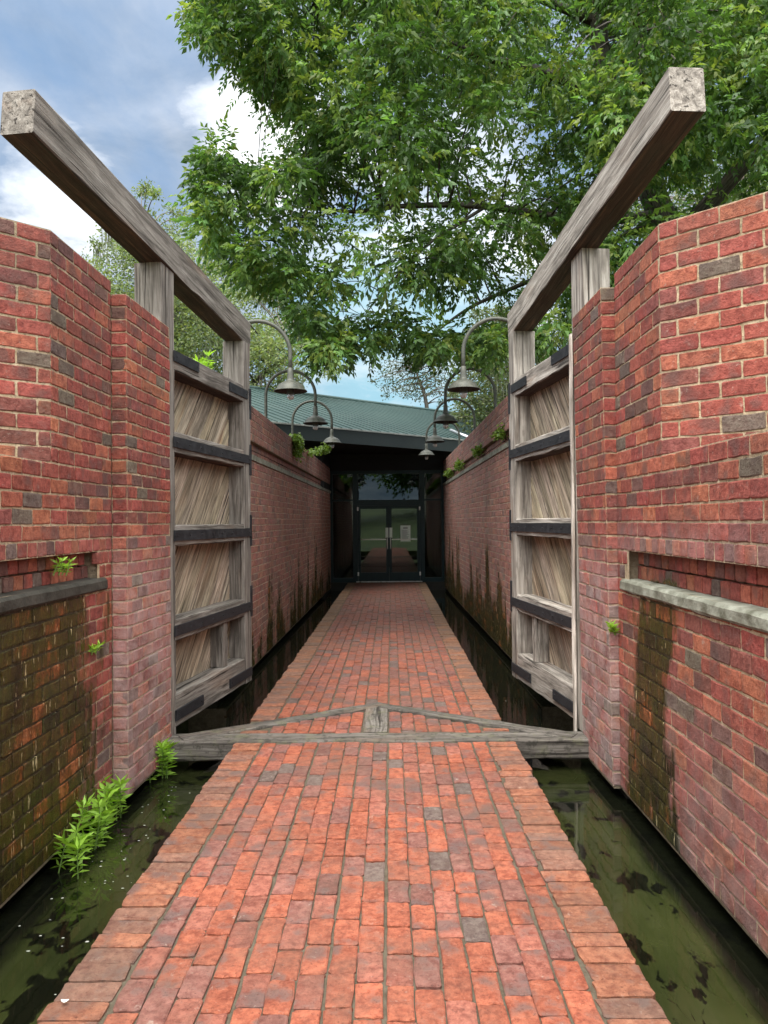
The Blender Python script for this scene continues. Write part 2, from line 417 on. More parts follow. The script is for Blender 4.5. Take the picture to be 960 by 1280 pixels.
ZB=-.14          # lowest brick course
def near_wall(side):
    if side<0: X=-1.89; px=-1.785; h=.087; n1=25; nA=15; nP=39; yc=4.17; yp=5.07; ye=5.97; lean=0; pe=-1.755
    else: X=1.555; px=1.505; h=.0955; n1=23; nA=14; nP=36; yc=4.33; yp=5.2; ye=5.97; lean=-.045; pe=1.495
    label=('brick lock wall on the left, green and wet with algae below its dark ledge' if side<0 else 'brick lock wall on the right with one dark wet streak beside its pilaster')
    t=thing('brick_wall',label,'wall',(X,yc,ZB))
    y0=-2.6; zt=ZB+n1*h; zA=zt+nA*h; zP=ZB+nP*h
    mb=MB()
    wet=near_wet_left if side<0 else near_wet_right
    eff=(lambda v: eff_low(v)*.35) if side<0 else eff_low
    # rows of the slot that runs along the wall
    ks=[k for k in range(n1) if ZB+k*h>=1.30-.03][0]
    slot_end=.22 if side<0 else .2
    ln=yp-y0
    srow=(ks,ks+1)
    def A(p,q): return (p,q) if side<0 else (q,p)
    # travel direction so the outward normal (right of travel) faces the channel: left wall travels +y, right wall travels -y
    if side<0:
        sl=(srow[0],srow[1],-1,ln-slot_end,-.075)
        brick_face(mb,(X,y0),(X,yp),ZB,n1,h,wet=wet,eff=eff,slot=sl,headers=(ks,ks+1,ks+2))
        brick_face(mb,(X,yc),(X,yp),zt,nA,h,phase=n1)
        d=1.9/math.sqrt(2)
        brick_face(mb,(X-d,yc-d),(X,yc),zt,nA,h,L=.216,phase=1+n1)
        brick_face(mb,(X,yp),(px,yp),ZB,nP,h,L=.215,eff=eff_pil)
        brick_face(mb,(px,yp),(pe,ye),ZB,nP,h,phase=1,eff=eff_pil,L=.2)
    else:
        sl=(srow[0],srow[1],slot_end,ln+1,-.075)
        brick_face(mb,(X,yp),(X,y0),ZB,n1,h,wet=wet,eff=eff,slot=sl,headers=(ks,ks+1,ks+2))
        brick_face(mb,(X,yp),(X,yc),zt,nA,h,phase=n1)
        d=1.9/math.sqrt(2)
        brick_face(mb,(X,yc),(X+d,yc-d),zt,nA,h,L=.232,phase=1+n1)
        brick_face(mb,(px,yp),(X+.06,yp),ZB,nP,h,eff=eff_pil,lean0=(lean,0),lean1=(lean,0),L=.40)
        brick_face(mb,(pe,ye),(px,yp),ZB,nP,h,phase=1,eff=eff_pil,L=.2,lean0=(lean,0),lean1=(lean,0))
    keep(mb.build('brickwork',[M['brick'],M['mortar']]),t)
    # solid body
    cb=MB(); s=side; mc=(.33,.27,.19,.3)
    za=ZB+ks*h; zb=ZB+(ks+2)*h
    def bx2(xa,xb,*r,**k): bx(cb,min(xa,xb),max(xa,xb),*r,**k)
    ys=yp-slot_end
    bx2(X+s*.012,X+s*2.6,y0,yp,ZB-.02,za-.002,col=mc)
    bx2(X+s*.115,X+s*2.6,y0,ys,za-.002,zb+.002,col=mc); bx2(X+s*.012,X+s*2.6,ys,yp,za-.002,zb+.002,col=mc)
    bx2(X+s*.012,X+s*2.6,y0,yp,zb+.002,zt-.002,col=mc)
    dd=d
    prism(cb,[(X+s*.012,yp),(X+s*.012,yc+.005),(X+s*(dd+.012),yc-dd+.005),(X+s*(dd+.4),yc-dd+.3),(X+s*.45,yc+.35),(X+s*.45,yp)],zt-.002,zA-.012,col=mc)
    if s<0: prism(cb,[(px-.012,yp+.012),(pe-.012,ye-.005),(X-.3,ye-.005),(X-.3,yp+.012)],ZB-.02,zP-.012,col=mc)
    else: 
        v=[(px+.012,yp+.012,ZB-.02),(pe+.012,ye-.005,ZB-.02),(X+.3,ye-.005,ZB-.02),(X+.3,yp+.012,ZB-.02)]
        v+=[(a+lean*(i<2),b,zP-.012) for i,(a,b,c) in enumerate(v)]
        cb.add(v,BOXF,col=mc)
    keep(cb.build('mortar_core',[M['mortar']]),t)
    # footing under the brick
    fb=MB()
    xs=X+s*.13
    bx(fb,min(xs,X+s*2.6),max(xs,X+s*2.6),y0,yp,-.9,ZB-.021)
    xs=px+s*.10; bx(fb,min(xs,X+s*.5),max(xs,X+s*.5),yp-.001+.03,ye-.03,-.9,ZB-.0205)
    keep(fb.build('footing',[M['concrete']]),t)
    # stone ledge below the slot: a worn, bevelled strip standing a little proud
    lb=MB(); n=60; yy=np.linspace(y0,ys+.08,n)
    pr=np.array([(0.03,0),(-.012,.0),(-.022,.012),(-.020,.060),(-.004,.078),(.10,.086)])
    vs=[]
    for y in yy:
        for a,b in pr: vs.append((X+s*(a+rng.normal(0,.0018)),y,za-.078+b*1.0+rng.normal(0,.0015)))
    k=len(pr); f=[]
    for i in range(n-1):
        for j in range(k-1):
            q=(i*k+j,i*k+j+1,(i+1)*k+j+1,(i+1)*k+j); f.append(q if s>0 else q[::-1])
    e=tuple(range((n-1)*k,n*k)); f.append(e if s<0 else e[::-1])
    lb.add(vs,f)
    keep(lb.build('ledge',[M['ledge_dark' if s<0 else 'ledge']]),t)
    return t

def far_wall(side):
    h=.09
    if side<0: a=(-1.782,8.1); b=(-1.70,21.0); top=3.16; s0=2.60
    else: a=(1.589,8.1); b=(1.47,21.0); top=3.34; s0=2.76
    rows=round((top-ZB)/h); 
    t=thing('brick_wall','long brick channel wall between the left gate and the doors, '+'thinly streaked, vine over its top' if side<0 else 'long brick channel wall between the right gate and the doors, heavily black streaked, plants along its ledge','wall',(a[0],a[1],ZB))
    ks=round((s0-ZB)/h); ln=math.dist(a,b)
    mb=MB()
    wet=far_wet(3 if side<0 else 5,.75 if side<0 else 1.15)
    sl=(ks,ks+1,-1,ln+1,-.07)
    mc=(.62,.52,.40,.5)
    if side<0: brick_face(mb,a,b,ZB,rows,h,L=.205,wet=wet,slot=sl,headers=(ks+2,),mcol=mc,fine=False,aged=.42,eff=lambda v:.25+0*v[:,0])
    else: brick_face(mb,b,a,ZB,rows,h,L=.205,wet=wet,slot=sl,headers=(ks+2,),mcol=mc,fine=False,aged=.42,eff=lambda v:.35+0*v[:,0])
    keep(mb.build('brickwork',[M['brick'],M['mortar']]),t)
    s=side; cb=MB(); z1=ZB+ks*h; z2=z1+2*h; zt=ZB+rows*h
    def q(o0,o1,za,zb): prism(cb,[(a[0]+s*o0,a[1]),(b[0]+s*o0,b[1]),(b[0]+s*o1,b[1]),(a[0]+s*o1,a[1])],za,zb,col=(.3,.24,.17,.4))
    q(.012,.42,ZB-.02,z1-.002); q(.11,.42,z1-.002,z2+.002); q(.012,.42,z2+.002,zt-.012)
    keep(cb.build('mortar_core',[M['mortar']]),t)
    fb=MB(); prism(fb,[(a[0]+s*.11,a[1]),(b[0]+s*.11,b[1]),(b[0]+s*.5,b[1]),(a[0]+s*.5,a[1])],-.9,ZB-.021); keep(fb.build('footing',[M['concrete']]),t)
    lb=MB()
    d=np.array(b)-np.array(a)
    pr=[(.05,0),(-.018,.004),(-.024,.07),(.02,.085),(.10,.085)]
    n=80; vs=[]
    for i in range(n):
        p=np.array(a)+d*i/(n-1)
        for o,z in pr: vs.append((p[0]+s*(o+rng.normal(0,.0015)),p[1],z1-.075+z))
    k=len(pr); f=[]
    for i in range(n-1):
        for j in range(k-1):
            qd=(i*k+j,i*k+j+1,(i+1)*k+j+1,(i+1)*k+j); f.append(qd if s>0 else qd[::-1])
    lb.add(vs,f); keep(lb.build('ledge',[M['ledge']]),t)
    return t
for s in (-1,1): near_wall(s)
for s in (-1,1): far_wall(s)

# ------------------------------------------------------------------ path
XL,XR=-1.223,.930
Y0,YE=-8.0,20.95
SF,SB=5.80,6.03      # sill beam front and back
APEX=np.array([-.135,7.03]); ARM=.13
AL=np.array([-1.72,5.95]); AR=np.array([1.47,5.95])
def arm_y(x):       # outer (far) edge of the mitre arms
    e=AL if x<APEX[0] else AR
    return APEX[1]+(e[1]-APEX[1])*(x-APEX[0])/(e[0]-APEX[0])
def on_timber(x,y):
    if SF<y<SB: return True
    fy=arm_y(x)
    if fy-.155<y<fy and y>SB-.05: return True
    if abs(x+.145)<.115 and SB<=y<fy: return True
    return False
pm=MB()
def settle(x,y): return .004*math.sin(x*3.1+y*.7)+.005*math.sin(y*1.3+x)-.004
def lay(x0,x1,y0,y1,edge):
    # cut bricks against the timber sill
    ys=np.linspace(y0,y1,9); xm=[x0+.012,(x0+x1)/2,x1-.012]
    free=[all(not on_timber(x,y) for x in xm) for y in ys]
    runs=[]; st=None
    for i,fr in enumerate(free+[False]):
        if fr and st is None: st=i
        if not fr and st is not None: runs.append((ys[st],ys[i-1])); st=None
    for a,b in runs:
        if b-a<.03: continue
        z=settle((x0+x1)/2,(a+b)/2)
        t=path_tint((x0+x1)/2,(a+b)/2,edge)
        brick(pm,np.array([x0,a,z]),np.array([1.,0,0]),np.array([0,1.,0]),np.array([0,0,1.]),x1-x0,b-a,t,0,jit=.0034,bev=.0050,depth=.05,push=rng.normal(0,.0022),fine=y0<11,crn=.013)
ncol=16; wcol=(XR-XL-.43-.016)/ncol; xi=XL+.215+.008
for c in range(ncol):
    y=Y0-random.random()*.2; xo=rng.normal(0,.002)
    while y<YE:
        l=.200*random.uniform(.96,1.04)
        lay(xi+c*wcol+.0042+xo,xi+(c+1)*wcol-.0042+xo,max(y,Y0)+.004,min(y+l,YE)-.004,False)
        y+=l
for x0,x1 in ((XL,XL+.210),(XR-.210,XR)):
    y=Y0
    while y<YE:
        l=.109*random.uniform(.93,1.07); o=rng.normal(0,.006)
        lay(x0+o,x1+o*.4,y+.004,min(y+l,YE)-.004,True); y+=l
nx,ny=18,240
gx=np.linspace(XL+.012,XR-.012,nx+1); gy=np.linspace(Y0,YE,ny+1)
vs=[(x,y,settle(x,y)-.012) for y in gy for x in gx]
fs=[(j*(nx+1)+i,j*(nx+1)+i+1,(j+1)*(nx+1)+i+1,(j+1)*(nx+1)+i) for j in range(ny) for i in range(nx)]
pm.add(vs,fs,mat=1,col=(.12,.10,.07,.5))
bx(pm,XL+.02,XR-.02,Y0+.01,YE-.002,-.9,-.045,mat=2)
tag(pm.build('path',[M['paver'],M['mortar'],M['concrete']]),kind='structure')

# ------------------------------------------------------------------ water, ground
def sheet(name,poly,z,m):
    mb=MB(); mb.add([(x,y,z) for x,y in poly],[tuple(range(len(poly)))]); return tag(mb.build(name,m),kind='structure')
WZ=-.235
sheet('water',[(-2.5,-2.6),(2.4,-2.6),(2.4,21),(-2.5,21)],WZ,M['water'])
sheet('ground',[(-300,-300),(300,-300),(300,300),(-300,300)],-.92,M['earth'])
mb=MB()
n=24; xs=np.linspace(-60,60,n); ysn=np.array([-2.62,-6,-10,-14,-20,-28,-40,-60])
zz=lambda x,y: -.06+ (0 if y>-10 else (-10-y)*.085)+ (abs(x)>2.2)*(.25*math.sin(x*.3)+.2)*(y<-6)
vs=[(x,y,zz(x,y)) for y in ysn for x in xs]; f=[(j*n+i,(j+1)*n+i,(j+1)*n+i+1,j*n+i+1) for j in range(len(ysn)-1) for i in range(n-1)]
f=[q for q in f]
mb.add(vs,f,smooth=True)
vs=[(-60,-2.62,-.06),(60,-2.62,-.06),(60,-2.62,-.95),(-60,-2.62,-.95)]; mb.add(vs,[(0,3,2,1)])
tag(mb.build('lawn',M['grass']),kind='structure')
def bank(s,pts):
    mb=MB(); prism(mb,pts,-.93,2.25 if s>0 else 2.15); return tag(mb.build('grass_bank',M['grass']),kind='structure')
bank(-1,[(-2.22,6.9),(-2.18,17.5),(-9,12.5),(-60,12.5),(-60,2.6),(-3.9,2.6),(-3.9,3.0),(-2.35,4.6),(-2.35,6.9)])
bank(1,[(2.03,6.9),(1.92,20.5),(8,27),(60,40),(60,2.6),(3.5,2.6),(3.5,3.1),(2.05,4.75),(2.05,6.9)])
mb=MB(); prism(mb,[(-60,26.2),(-2,34),(8,29),(60,42),(60,140),(-60,140)],-.93,2.2); tag(mb.build('field',M['grass']),kind='structure')

# ------------------------------------------------------------------ timber
def timber(mb, A, B, w, hgt, up=(0,0,1), mat=0, tint=None, bev=.008, seg=8, jit=.0022, shift=0):
    """squared timber from A to B (centre line); w across, hgt along up"""
    A=np.array(A,float); B=np.array(B,float); T=B-A; L=np.linalg.norm(T); T/=L
    up=np.array(up,float); S=np.cross(T,up); S/=np.linalg.norm(S); Up=np.cross(S,T)
    prof=[(-w/2+bev,-hgt/2),(w/2-bev,-hgt/2),(w/2,-hgt/2+bev),(w/2,hgt/2-bev),(w/2-bev,hgt/2),(-w/2+bev,hgt/2),(-w/2,hgt/2-bev),(-w/2,-hgt/2+bev)]
    vs=[];gs=[]; o=rng.uniform(-50,50,3)
    for i in range(seg+1):
        u=L*i/seg
        for a,b in prof:
            ja,jb=rng.normal(0,jit,2)*(1 if 0<i<seg else .3)
            vs.append(A+T*u+S*(a+ja)+Up*(b+jb)); gs.append((u+o[0],a+o[1],b+o[2]))
    f=[(i*8+j,i*8+(j+1)%8,(i+1)*8+(j+1)%8,(i+1)*8+j) for i in range(seg) for j in range(8)]
    f+=[tuple(range(8))[::-1],tuple(range(seg*8,seg*8+8))]
    b=random.uniform(.88,1.1) if tint is None else tint
    mb.add(vs,f,mat=mat,col=(b,b,b,1),g=gs)
def clip_poly(poly,u0,u1,z0,z1):
    for ax,val,keepless in ((0,u0,False),(0,u1,True),(1,z0,False),(1,z1,True)):
        out=[]
        for i in range(len(poly)):
            p,q=poly[i],poly[(i+1)%len(poly)]
            ip=(p[ax]<=val) if keepless else (p[ax]>=val); iq=(q[ax]<=val) if keepless else (q[ax]>=val)
            if ip: out.append(p)
            if ip!=iq:
                t=(val-p[ax])/(q[ax]-p[ax]); out.append((p[0]+(q[0]-p[0])*t,p[1]+(q[1]-p[1])*t))
        poly=out
        if len(poly)<3: return []
    return poly
def gate(side):
    """local frame: +x along the leaf from hinge to mitre, +y towards the path (visible face at y=0), z up"""
    if side<0: loc=(-1.76,6.0,0); rz=math.atan2(.989,.148); dz=0
    else: loc=(1.480,6.0,0); rz=math.atan2(.992,-.120); dz=.03
    lab='open weathered oak lock gate beside the '+('left brick pilaster, with the darker grey balance beam' if side<0 else 'right brick pilaster, with the brighter-lit balance beam')
    t=thing('lock_gate',lab,'gate',loc,rz,'pair of open lock gates')
    # towards the path: left leaf faces local -y (right of travel), right leaf local +y
    F_=-1 if side<0 else 1
    Y=lambda d: -F_*d            # depth d behind the visible face
    E=EYE+dz; LL=1.93
    wm=M['wood'] if side<0 else M['wood_lit']
    def part(name,mat=None):
        return MB()
    D=.21
    zb=E-1.65; zt=E+1.417
    tail=np.array([-1.80,Y(.08),E+(2.35 if side<0 else 2.385)]); head=np.array([LL+.03,Y(.11),E+(1.99 if side<0 else 2.03)])
    if side>0: tail[1]=Y(-.012)
    def beam_bottom(x): return tail[2]+(head[2]-tail[2])*(x-tail[0])/(head[0]-tail[0])-.131
    # posts: heel (hinge side) and mitre (free end)
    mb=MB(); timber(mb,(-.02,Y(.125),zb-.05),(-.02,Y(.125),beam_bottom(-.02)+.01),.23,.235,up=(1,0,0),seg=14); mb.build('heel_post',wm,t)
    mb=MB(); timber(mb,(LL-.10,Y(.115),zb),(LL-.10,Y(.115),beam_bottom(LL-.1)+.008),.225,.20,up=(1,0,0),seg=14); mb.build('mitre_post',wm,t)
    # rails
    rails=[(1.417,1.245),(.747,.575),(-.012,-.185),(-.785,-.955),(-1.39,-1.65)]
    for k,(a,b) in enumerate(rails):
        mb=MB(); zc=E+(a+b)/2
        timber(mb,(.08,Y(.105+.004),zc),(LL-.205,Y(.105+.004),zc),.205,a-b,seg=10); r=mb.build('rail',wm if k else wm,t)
    # short stud in the bottom bay
    mb=MB(); timber(mb,(1.27,Y(.12),E-1.385),(1.27,Y(.12),E-.96),.17,.10,up=(1,0,0)); mb.build('stud',wm,t)
    # diagonal boarding at the back of each bay
    pb=MB()
    for k in range(4):
        z0=E+rails[k+1][0]-.02; z1=E+rails[k][1]+.02; u0,u1=.05,LL-.19
        W=.135; x=u0-(z1-z0)-.1
        while x<u1+.1:
            dzv=z1-z0; sl=.85*dzv
            g=.0055
            poly=clip_poly([(x+g,z0),(x+W*1.25-g,z0),(x+W*1.25-g+sl,z1),(x+g+sl,z1)],u0,u1,z0,z1)
            if len(poly)>=3:
                nn=len(poly); d0=.172+rng.normal(0,.003); o=rng.uniform(-40,40,3)
                v=[(p[0],Y(d0),p[1]) for p in poly]+[(p[0],Y(d0+.03),p[1]) for p in poly]
                ca,sa=math.cos(math.atan2(dzv,sl)),math.sin(math.atan2(dzv,sl))
                gg=[(p[0]*ca+p[1]*sa+o[0],-p[0]*sa+p[1]*ca+o[1],dd+o[2]) for dd in (0,.03) for p in poly]
                fr=tuple(range(nn)); f=[fr if F_<0 else fr[::-1]]
                f+=[(i,(i+1)%nn,(i+1)%nn+nn,i+nn)[::-1 if F_<0 else 1] for i in range(nn)]
                b=random.uniform(.75,1.2); pb.add(v,f,g=gg,col=(b*1.06,b*random.uniform(.94,.99),b*random.uniform(.76,.86),1))
            x+=W*1.25
    pb.build('plank_panel',M['wood_plank'],t)
    # backing so no light leaks between boards; bright tint paints sunlit board edges
    kb=MB(); bx(kb,.04,LL-.2,min(Y(.204),Y(.215)),max(Y(.204),Y(.215)),E-1.5,E+1.3,col=(1.7,1.65,1.5,1)); kb.build('back_boards',M['wood_plank'],t)
    # iron straps
    def strap(u0,u1,z0,z1,d=.0):
        mb=MB(); y0,y1=Y(.003),Y(-.009)
        nseg=8; vs=[]
        bx(mb,u0,u1,min(y0,y1),max(y0,y1),z0,z1)
        # bolt heads
        for u in np.linspace(u0+.05,u1-.05,max(2,int((u1-u0)/.22))):
            lathe(mb,[(.0001,.0),(.008,.0),(.007,.003),(.0001,.004)],(0,0,0),8)
            v=mb.v[-1]; mb.v[-1]=np.stack([u+v[:,0],(y1 if F_<0 else y1)+F_*v[:,2],(z0+z1)/2+v[:,1]],1)
        mb.build('iron_strap',M['iron'],t)
    for k,(a,b) in enumerate(rails):
        m=E+(a+b)/2; hh=.043
        if k==0: strap(.06,.56,m-hh+.03,m+hh+.03); strap(LL-.62,LL-.10,m-hh,m+hh)
        elif k==4: strap(.06,.62,m-hh-.03,m+hh-.03); strap(LL-.66,LL-.02,m-hh-.03,m+hh-.03)
        else: strap(.05,LL-.03,m-hh,m+hh)
    for zc in (1.25,.66,-.08,-.82):                 # upright plates on the mitre post
        zc+=E; mb=MB(); bx(mb,LL-.04,LL+.0155,min(Y(.06),Y(-.004)),max(Y(.06),Y(-.004)),zc-.16,zc+.16); mb.build('corner_plate',M['iron'],t)
    # balance beam, rising gently to its tail
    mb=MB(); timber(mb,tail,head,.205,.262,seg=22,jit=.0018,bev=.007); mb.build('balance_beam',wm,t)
    # pale caulk strip at the hinge
    if side>0:
        mb=MB(); timber(mb,(.065,Y(-.012),zb-.1),(.065,Y(-.012),zt+.05),.02,.05,up=(1,0,0),seg=10,tint=1.5); mb.build('hinge_strip',M['wood_lit'],t)
    return t
for s in (-1,1): gate(s)

# mitre sill across the path
t=thing('mitre_sill','mossy timber sill forming a flat triangle across the brick path between both gates','timber sill',(APEX[0],5.9,0))
def kt(mb,name,mat='wood_wet'): return keep(mb.build(name,M[mat]),t)
mb=MB(); timber(mb,(-1.75,(SF+SB)/2,-.068),(1.50,(SF+SB)/2,-.068),SB-SF-.01,.155,seg=20,jit=.003,bev=.014); kt(mb,'sill_beam')
for e,sg in ((AL,1),(AR,-1)):
    d=(APEX-e); d/=np.linalg.norm(d); nrm=np.array([-d[1],d[0]])*sg     # far side
    a=e-nrm*.075; b=APEX-nrm*.085
    mb=MB(); timber(mb,(a[0]+d[0]*.02,a[1],-.068),(b[0]+(.004*-sg),b[1],-.068),.145,.165,seg=12,jit=.003); kt(mb,'mitre_arm')
mb=MB(); timber(mb,(-.145,SB+.01,-.07),(-.145,6.84,-.07),.20,.155,seg=6,jit=.003); kt(mb,'king_block')

# ------------------------------------------------------------------ lamps
def lamp_proto():
    t=thing('gooseneck_lamp','','lamp',(0,0,0),0,'gooseneck lamps arching over the channel walls')
    # local: pole at x=0, shade hangs at x=.83, rim at z=1.20 above the bank (z=2.1)
    mb=MB(); r=.4125
    pts=[(0,0,-.3),(0,0,.4),(0,0,1.0),(0,0,1.68)]+[(r-r*math.cos(a),0,1.68+r*math.sin(a)) for a in np.linspace(.12,math.pi-.05,20)]+[(2*r,0,1.62),(2*r,0,1.45)]
    tube(mb,pts,.026,12); 
    lathe(mb,[(.001,.02),(.075,.02),(.075,0),(.06,.05),(.03,.07)][1:],(0,0,-.02),16)
    mb.build('pole',M['lamp'],t)
    mb=MB()
    lathe(mb,[(.027,.33),(.034,.325),(.038,.25),(.045,.19),(.05,.168),(.075,.158),(.11,.142),(.145,.118),(.168,.088),(.178,.066),(.205,.045),(.212,.036),(.206,.033)],(2*r,0,1.205-.035),28)
    sh=mb.build('shade',M['lamp'],t)
    mb=MB(); lathe(mb,[(.205,.034),(.174,.062),(.162,.085),(.12,.118),(.05,.145),(.001,.147)],(2*r,0,1.205-.035),28); mb.build('shade_lining',M['lamp_in'],sh)
    mb=MB(); lathe(mb,[(.045,.16),(.047,.02),(.05,.0),(.045,-.012)],(2*r,0,1.17),16); mb.build('socket',M['lamp'],t)
    mb=MB(); lathe(mb,[(.044,-.005),(.046,-.035),(.036,-.06),(.015,-.07),(.001,-.072)],(2*r,0,1.17),16); mb.build('bulb_glass',M['bulb'],t)
    return t
lamp=lamp_proto()
def copy_tree(o,parent=None):
    c=o.copy(); C.objects.link(c)
    if parent: c.parent=parent
    for ch in [x for x in bpy.data.objects if x.parent==o]: copy_tree(ch,c)
    return c
spots=[(-2.075,9.4,0,'nearest gooseneck lamp on the left side, its arch half hidden by the left gate beam'),
       (-2.075,12.5,0,'second gooseneck lamp on the left side, pole rising behind the left brick wall'),
       (-2.05,15.7,0,'farthest gooseneck lamp on the left side, just above the vine on the wall'),
       (1.745,9.4,math.pi,'nearest and largest gooseneck lamp on the right side, beside the right gate beam'),
       (1.745,12.5,math.pi,'second gooseneck lamp on the right side, in front of the green roof'),
       (1.745,15.6,math.pi,'third gooseneck lamp on the right side, its shade at the edge of the roof'),
       (1.72,18.8,math.pi,'farthest and smallest gooseneck lamp on the right side, hanging before the dark entrance')]
for i,(x,y,rz,lab) in enumerate(spots):
    o=lamp if i==0 else copy_tree(lamp)
    o.location=(x,y,2.13); o.rotation_euler=(0,0,rz+random.uniform(-.03,.03)); o['label']=lab

# ------------------------------------------------------------------ building
b=thing('visitor_building','dark building with a green metal roof and glass doors at the end of the path','building',(0,21,0))
def kb_(mb,name,mat,parent=b):
    o=mb.build(name,mat if isinstance(mat,list) else M[mat])
    o.parent=parent
    if parent is b: o.matrix_parent_inverse=Matrix.Translation(b.location).inverted()
    return o
ED=np.array([.75,.66]); ED/=np.linalg.norm(ED); EU=np.array([-ED[1],ED[0]])
E0=np.array([-2.7,16.45])
ez=EYE+2.24; rzz=EYE+4.15
def rp(t,s,dz=0):       # roof point: t along eave, s up-slope plan distance 0..6
    q=E0+ED*t+EU*s; return (q[0],q[1],ez+(rzz-ez)*s/6+dz)
mb=MB(); T0,T1=-4.0,13.0
mb.add([rp(T0,-.06),rp(T1,-.06),rp(T1,6),rp(T0,6)],[(0,1,2,3)])
mb.add([rp(T0,6),rp(T1,6),(*(E0+ED*T1+EU*12),ez),(*(E0+ED*T0+EU*12),ez)],[(0,1,2,3)])
t_=T0+.02
while t_<T1:
    w=.009; hh=.018
    v=[rp(t_-w,-.062,.002),rp(t_+w,-.062,.002),rp(t_+w,6,.002),rp(t_-w,6,.002)]
    v+=[(x,y,z+hh) for x,y,z in v]; mb.add(v,BOXF); t_+=.30
v=[rp(T0,5.93,.0),rp(T1,5.93,.0),rp(T1,6.0,.03),rp(T0,6.0,.03)]; v+=[(x,y,z+.045) for x,y,z in v]; mb.add(v,BOXF)
rf=kb_(mb,'roof','roof')
mb=MB()                                       # bright drip edge
v=[rp(T0,-.075,-.035),rp(T1,-.075,-.035),rp(T1,-.055,-.035),rp(T0,-.055,-.035)]; v+=[(x,y,z+.035) for x,y,z in v]; mb.add(v,BOXF)
kb_(mb,'drip_edge','gutter',rf)
mb=MB()
v=[rp(T0,-.04,-.36),rp(T1,-.04,-.36),rp(T1,.06,-.39),rp(T0,.06,-.39)]; v+=[rp(T0,-.04,-.03),rp(T1,-.04,-.03),rp(T1,.06,-.03),rp(T0,.06,-.03)]; mb.add(v,BOXF)
kb_(mb,'fascia','trim')
mb=MB(); v=[rp(T0,.061),rp(T1,.061),rp(T1,11.9),rp(T0,11.9)]; v=[(x,y,ez-.345) for x,y,z in v]; v+=[(x,y,z+.05) for x,y,z in v]; mb.add(v,BOXF)
kb_(mb,'soffit','dark')
# white valley flashing seen beside the second lamp
mb=MB(); a=np.array(rp(6.55,.1,.045)); c=np.array(rp(6.9,1.1,.045)); tube(mb,[a,(a+c)/2,c],.045,8); kb_(mb,'flashing','steel')
# walls under the roof
SZ=ez-.34
def wall_seg(p,q,th=.15,z0=-.9,z1=None):
    mb=MB(); p=np.array(p,float); q=np.array(q,float); d=(q-p)/np.linalg.norm(q-p); nn=np.array([-d[1],d[0]])*th
    prism(mb,[p,q,q+nn,p+nn],z0,SZ+.003 if z1 is None else z1); return kb_(mb,'wall','dark')
wall_seg((-6.2,15.2),(-1.72,19.1)); wall_seg((-1.72,19.1),(-1.72,21.15)); wall_seg((1.49,21.15),(1.49,20.98)); wall_seg((1.62,21.1),(6.5,25.5))
DY=21.05
# front with doors
mb=MB(); bx(mb,-1.72,1.49,DY,DY+.14,3.12,SZ+.002); kb_(mb,'door_header','dark')
mb=MB(); bx(mb,-1.72,1.49,DY-.02,DY+.16,-.9,-.002); kb_(mb,'threshold_wall','concrete')
mb=MB(); bx(mb,-.99,.85,DY-.05,DY+.12,-.001,.022); kb_(mb,'threshold','steel')
fr=MB()
for xa,xb in ((-1.70,-1.635),(-1.075,-.94),(.80,.935),(1.405,1.47)): bx(fr,xa,xb,DY-.01,DY+.11,.0,3.12)
bx(fr,-.94,.80,DY-.008,DY+.108,2.14,2.30); 
for xa,xb in ((-1.635,-1.075),(.935,1.405)):
    bx(fr,xa,xb,DY-.008,DY+.108,0,.12); bx(fr,xa,xb,DY-.008,DY+.108,2.27,2.32)
bx(fr,-1.635,-1.075,DY-.008,DY+.108,3.03,3.118);bx(fr,.935,1.405,DY-.008,DY+.108,3.03,3.118);bx(fr,-.94,.80,DY-.008,DY+.108,3.03,3.118)
kb_(fr,'door_frame','doorframe')
def pane(x0,x1,z0,z1,parent=b,name='glass_pane',y=DY+.05):
    mb=MB(); bx(mb,x0,x1,y,y+.008,z0,z1); return kb_(mb,name,'glass',parent)
pane(-1.635,-1.075,.12,2.27,name='sidelight'); pane(.935,1.405,.12,2.27,name='sidelight'); pane(-1.635,-1.075,2.32,3.03,name='transom'); pane(.935,1.405,2.32,3.03,name='transom'); pane(-.94,.80,2.30,3.03,name='transom')
for sgn in (-1,1):
    x0,x1=(-.935,-.073) if sgn<0 else (-.067,.795)
    mb=MB(); st=.075
    bx(mb,x0,x0+st,DY+.02,DY+.075,.025,2.135); bx(mb,x1-st,x1,DY+.02,DY+.075,.025,2.135)
    bx(mb,x0+st,x1-st,DY+.021,DY+.074,.025,.27); bx(mb,x0+st,x1-st,DY+.021,DY+.074,2.05,2.135)
    d=kb_(mb,'door','doorframe')
    pane(x0+st,x1-st,.27,2.05,d,'door_glass',DY+.045)
    mb=MB(); bx(mb,x0+.02,x1-.02,DY+.08,DY+.115,1.17,1.21); kb_(mb,'push_bar','white',d)
    mb=MB(); bx(mb,x0+st,x1-st,DY+.020,DY+.043,1.175,1.205); kb_(mb,'mid_rail','white',d)
    hx=-.115 if sgn<0 else -.025
    mb=MB(); tube(mb,[(hx,DY+.02,1.21),(hx,DY-.035,1.20),(hx,DY-.05,1.16),(hx,DY-.05,.98),(hx,DY-.035,.94),(hx,DY+.02,.93)],.014,10); kb_(mb,'handle','white',d)
    mb=MB(); bx(mb,hx-.03-.02*(sgn<0),hx+.03+.02*(sgn>0),DY+.005,DY+.0185,1.24,1.52); kb_(mb,'pale_plate','paper',d)  # pale upright plate beside each handle
    hx=x0+.0 if sgn<0 else x1
    for z in (.18,2.0):
        mb=MB(); bx(mb,hx-.02,hx+.02,DY-.03,DY+.015,z,z+.1); kb_(mb,'hinge','white',d)
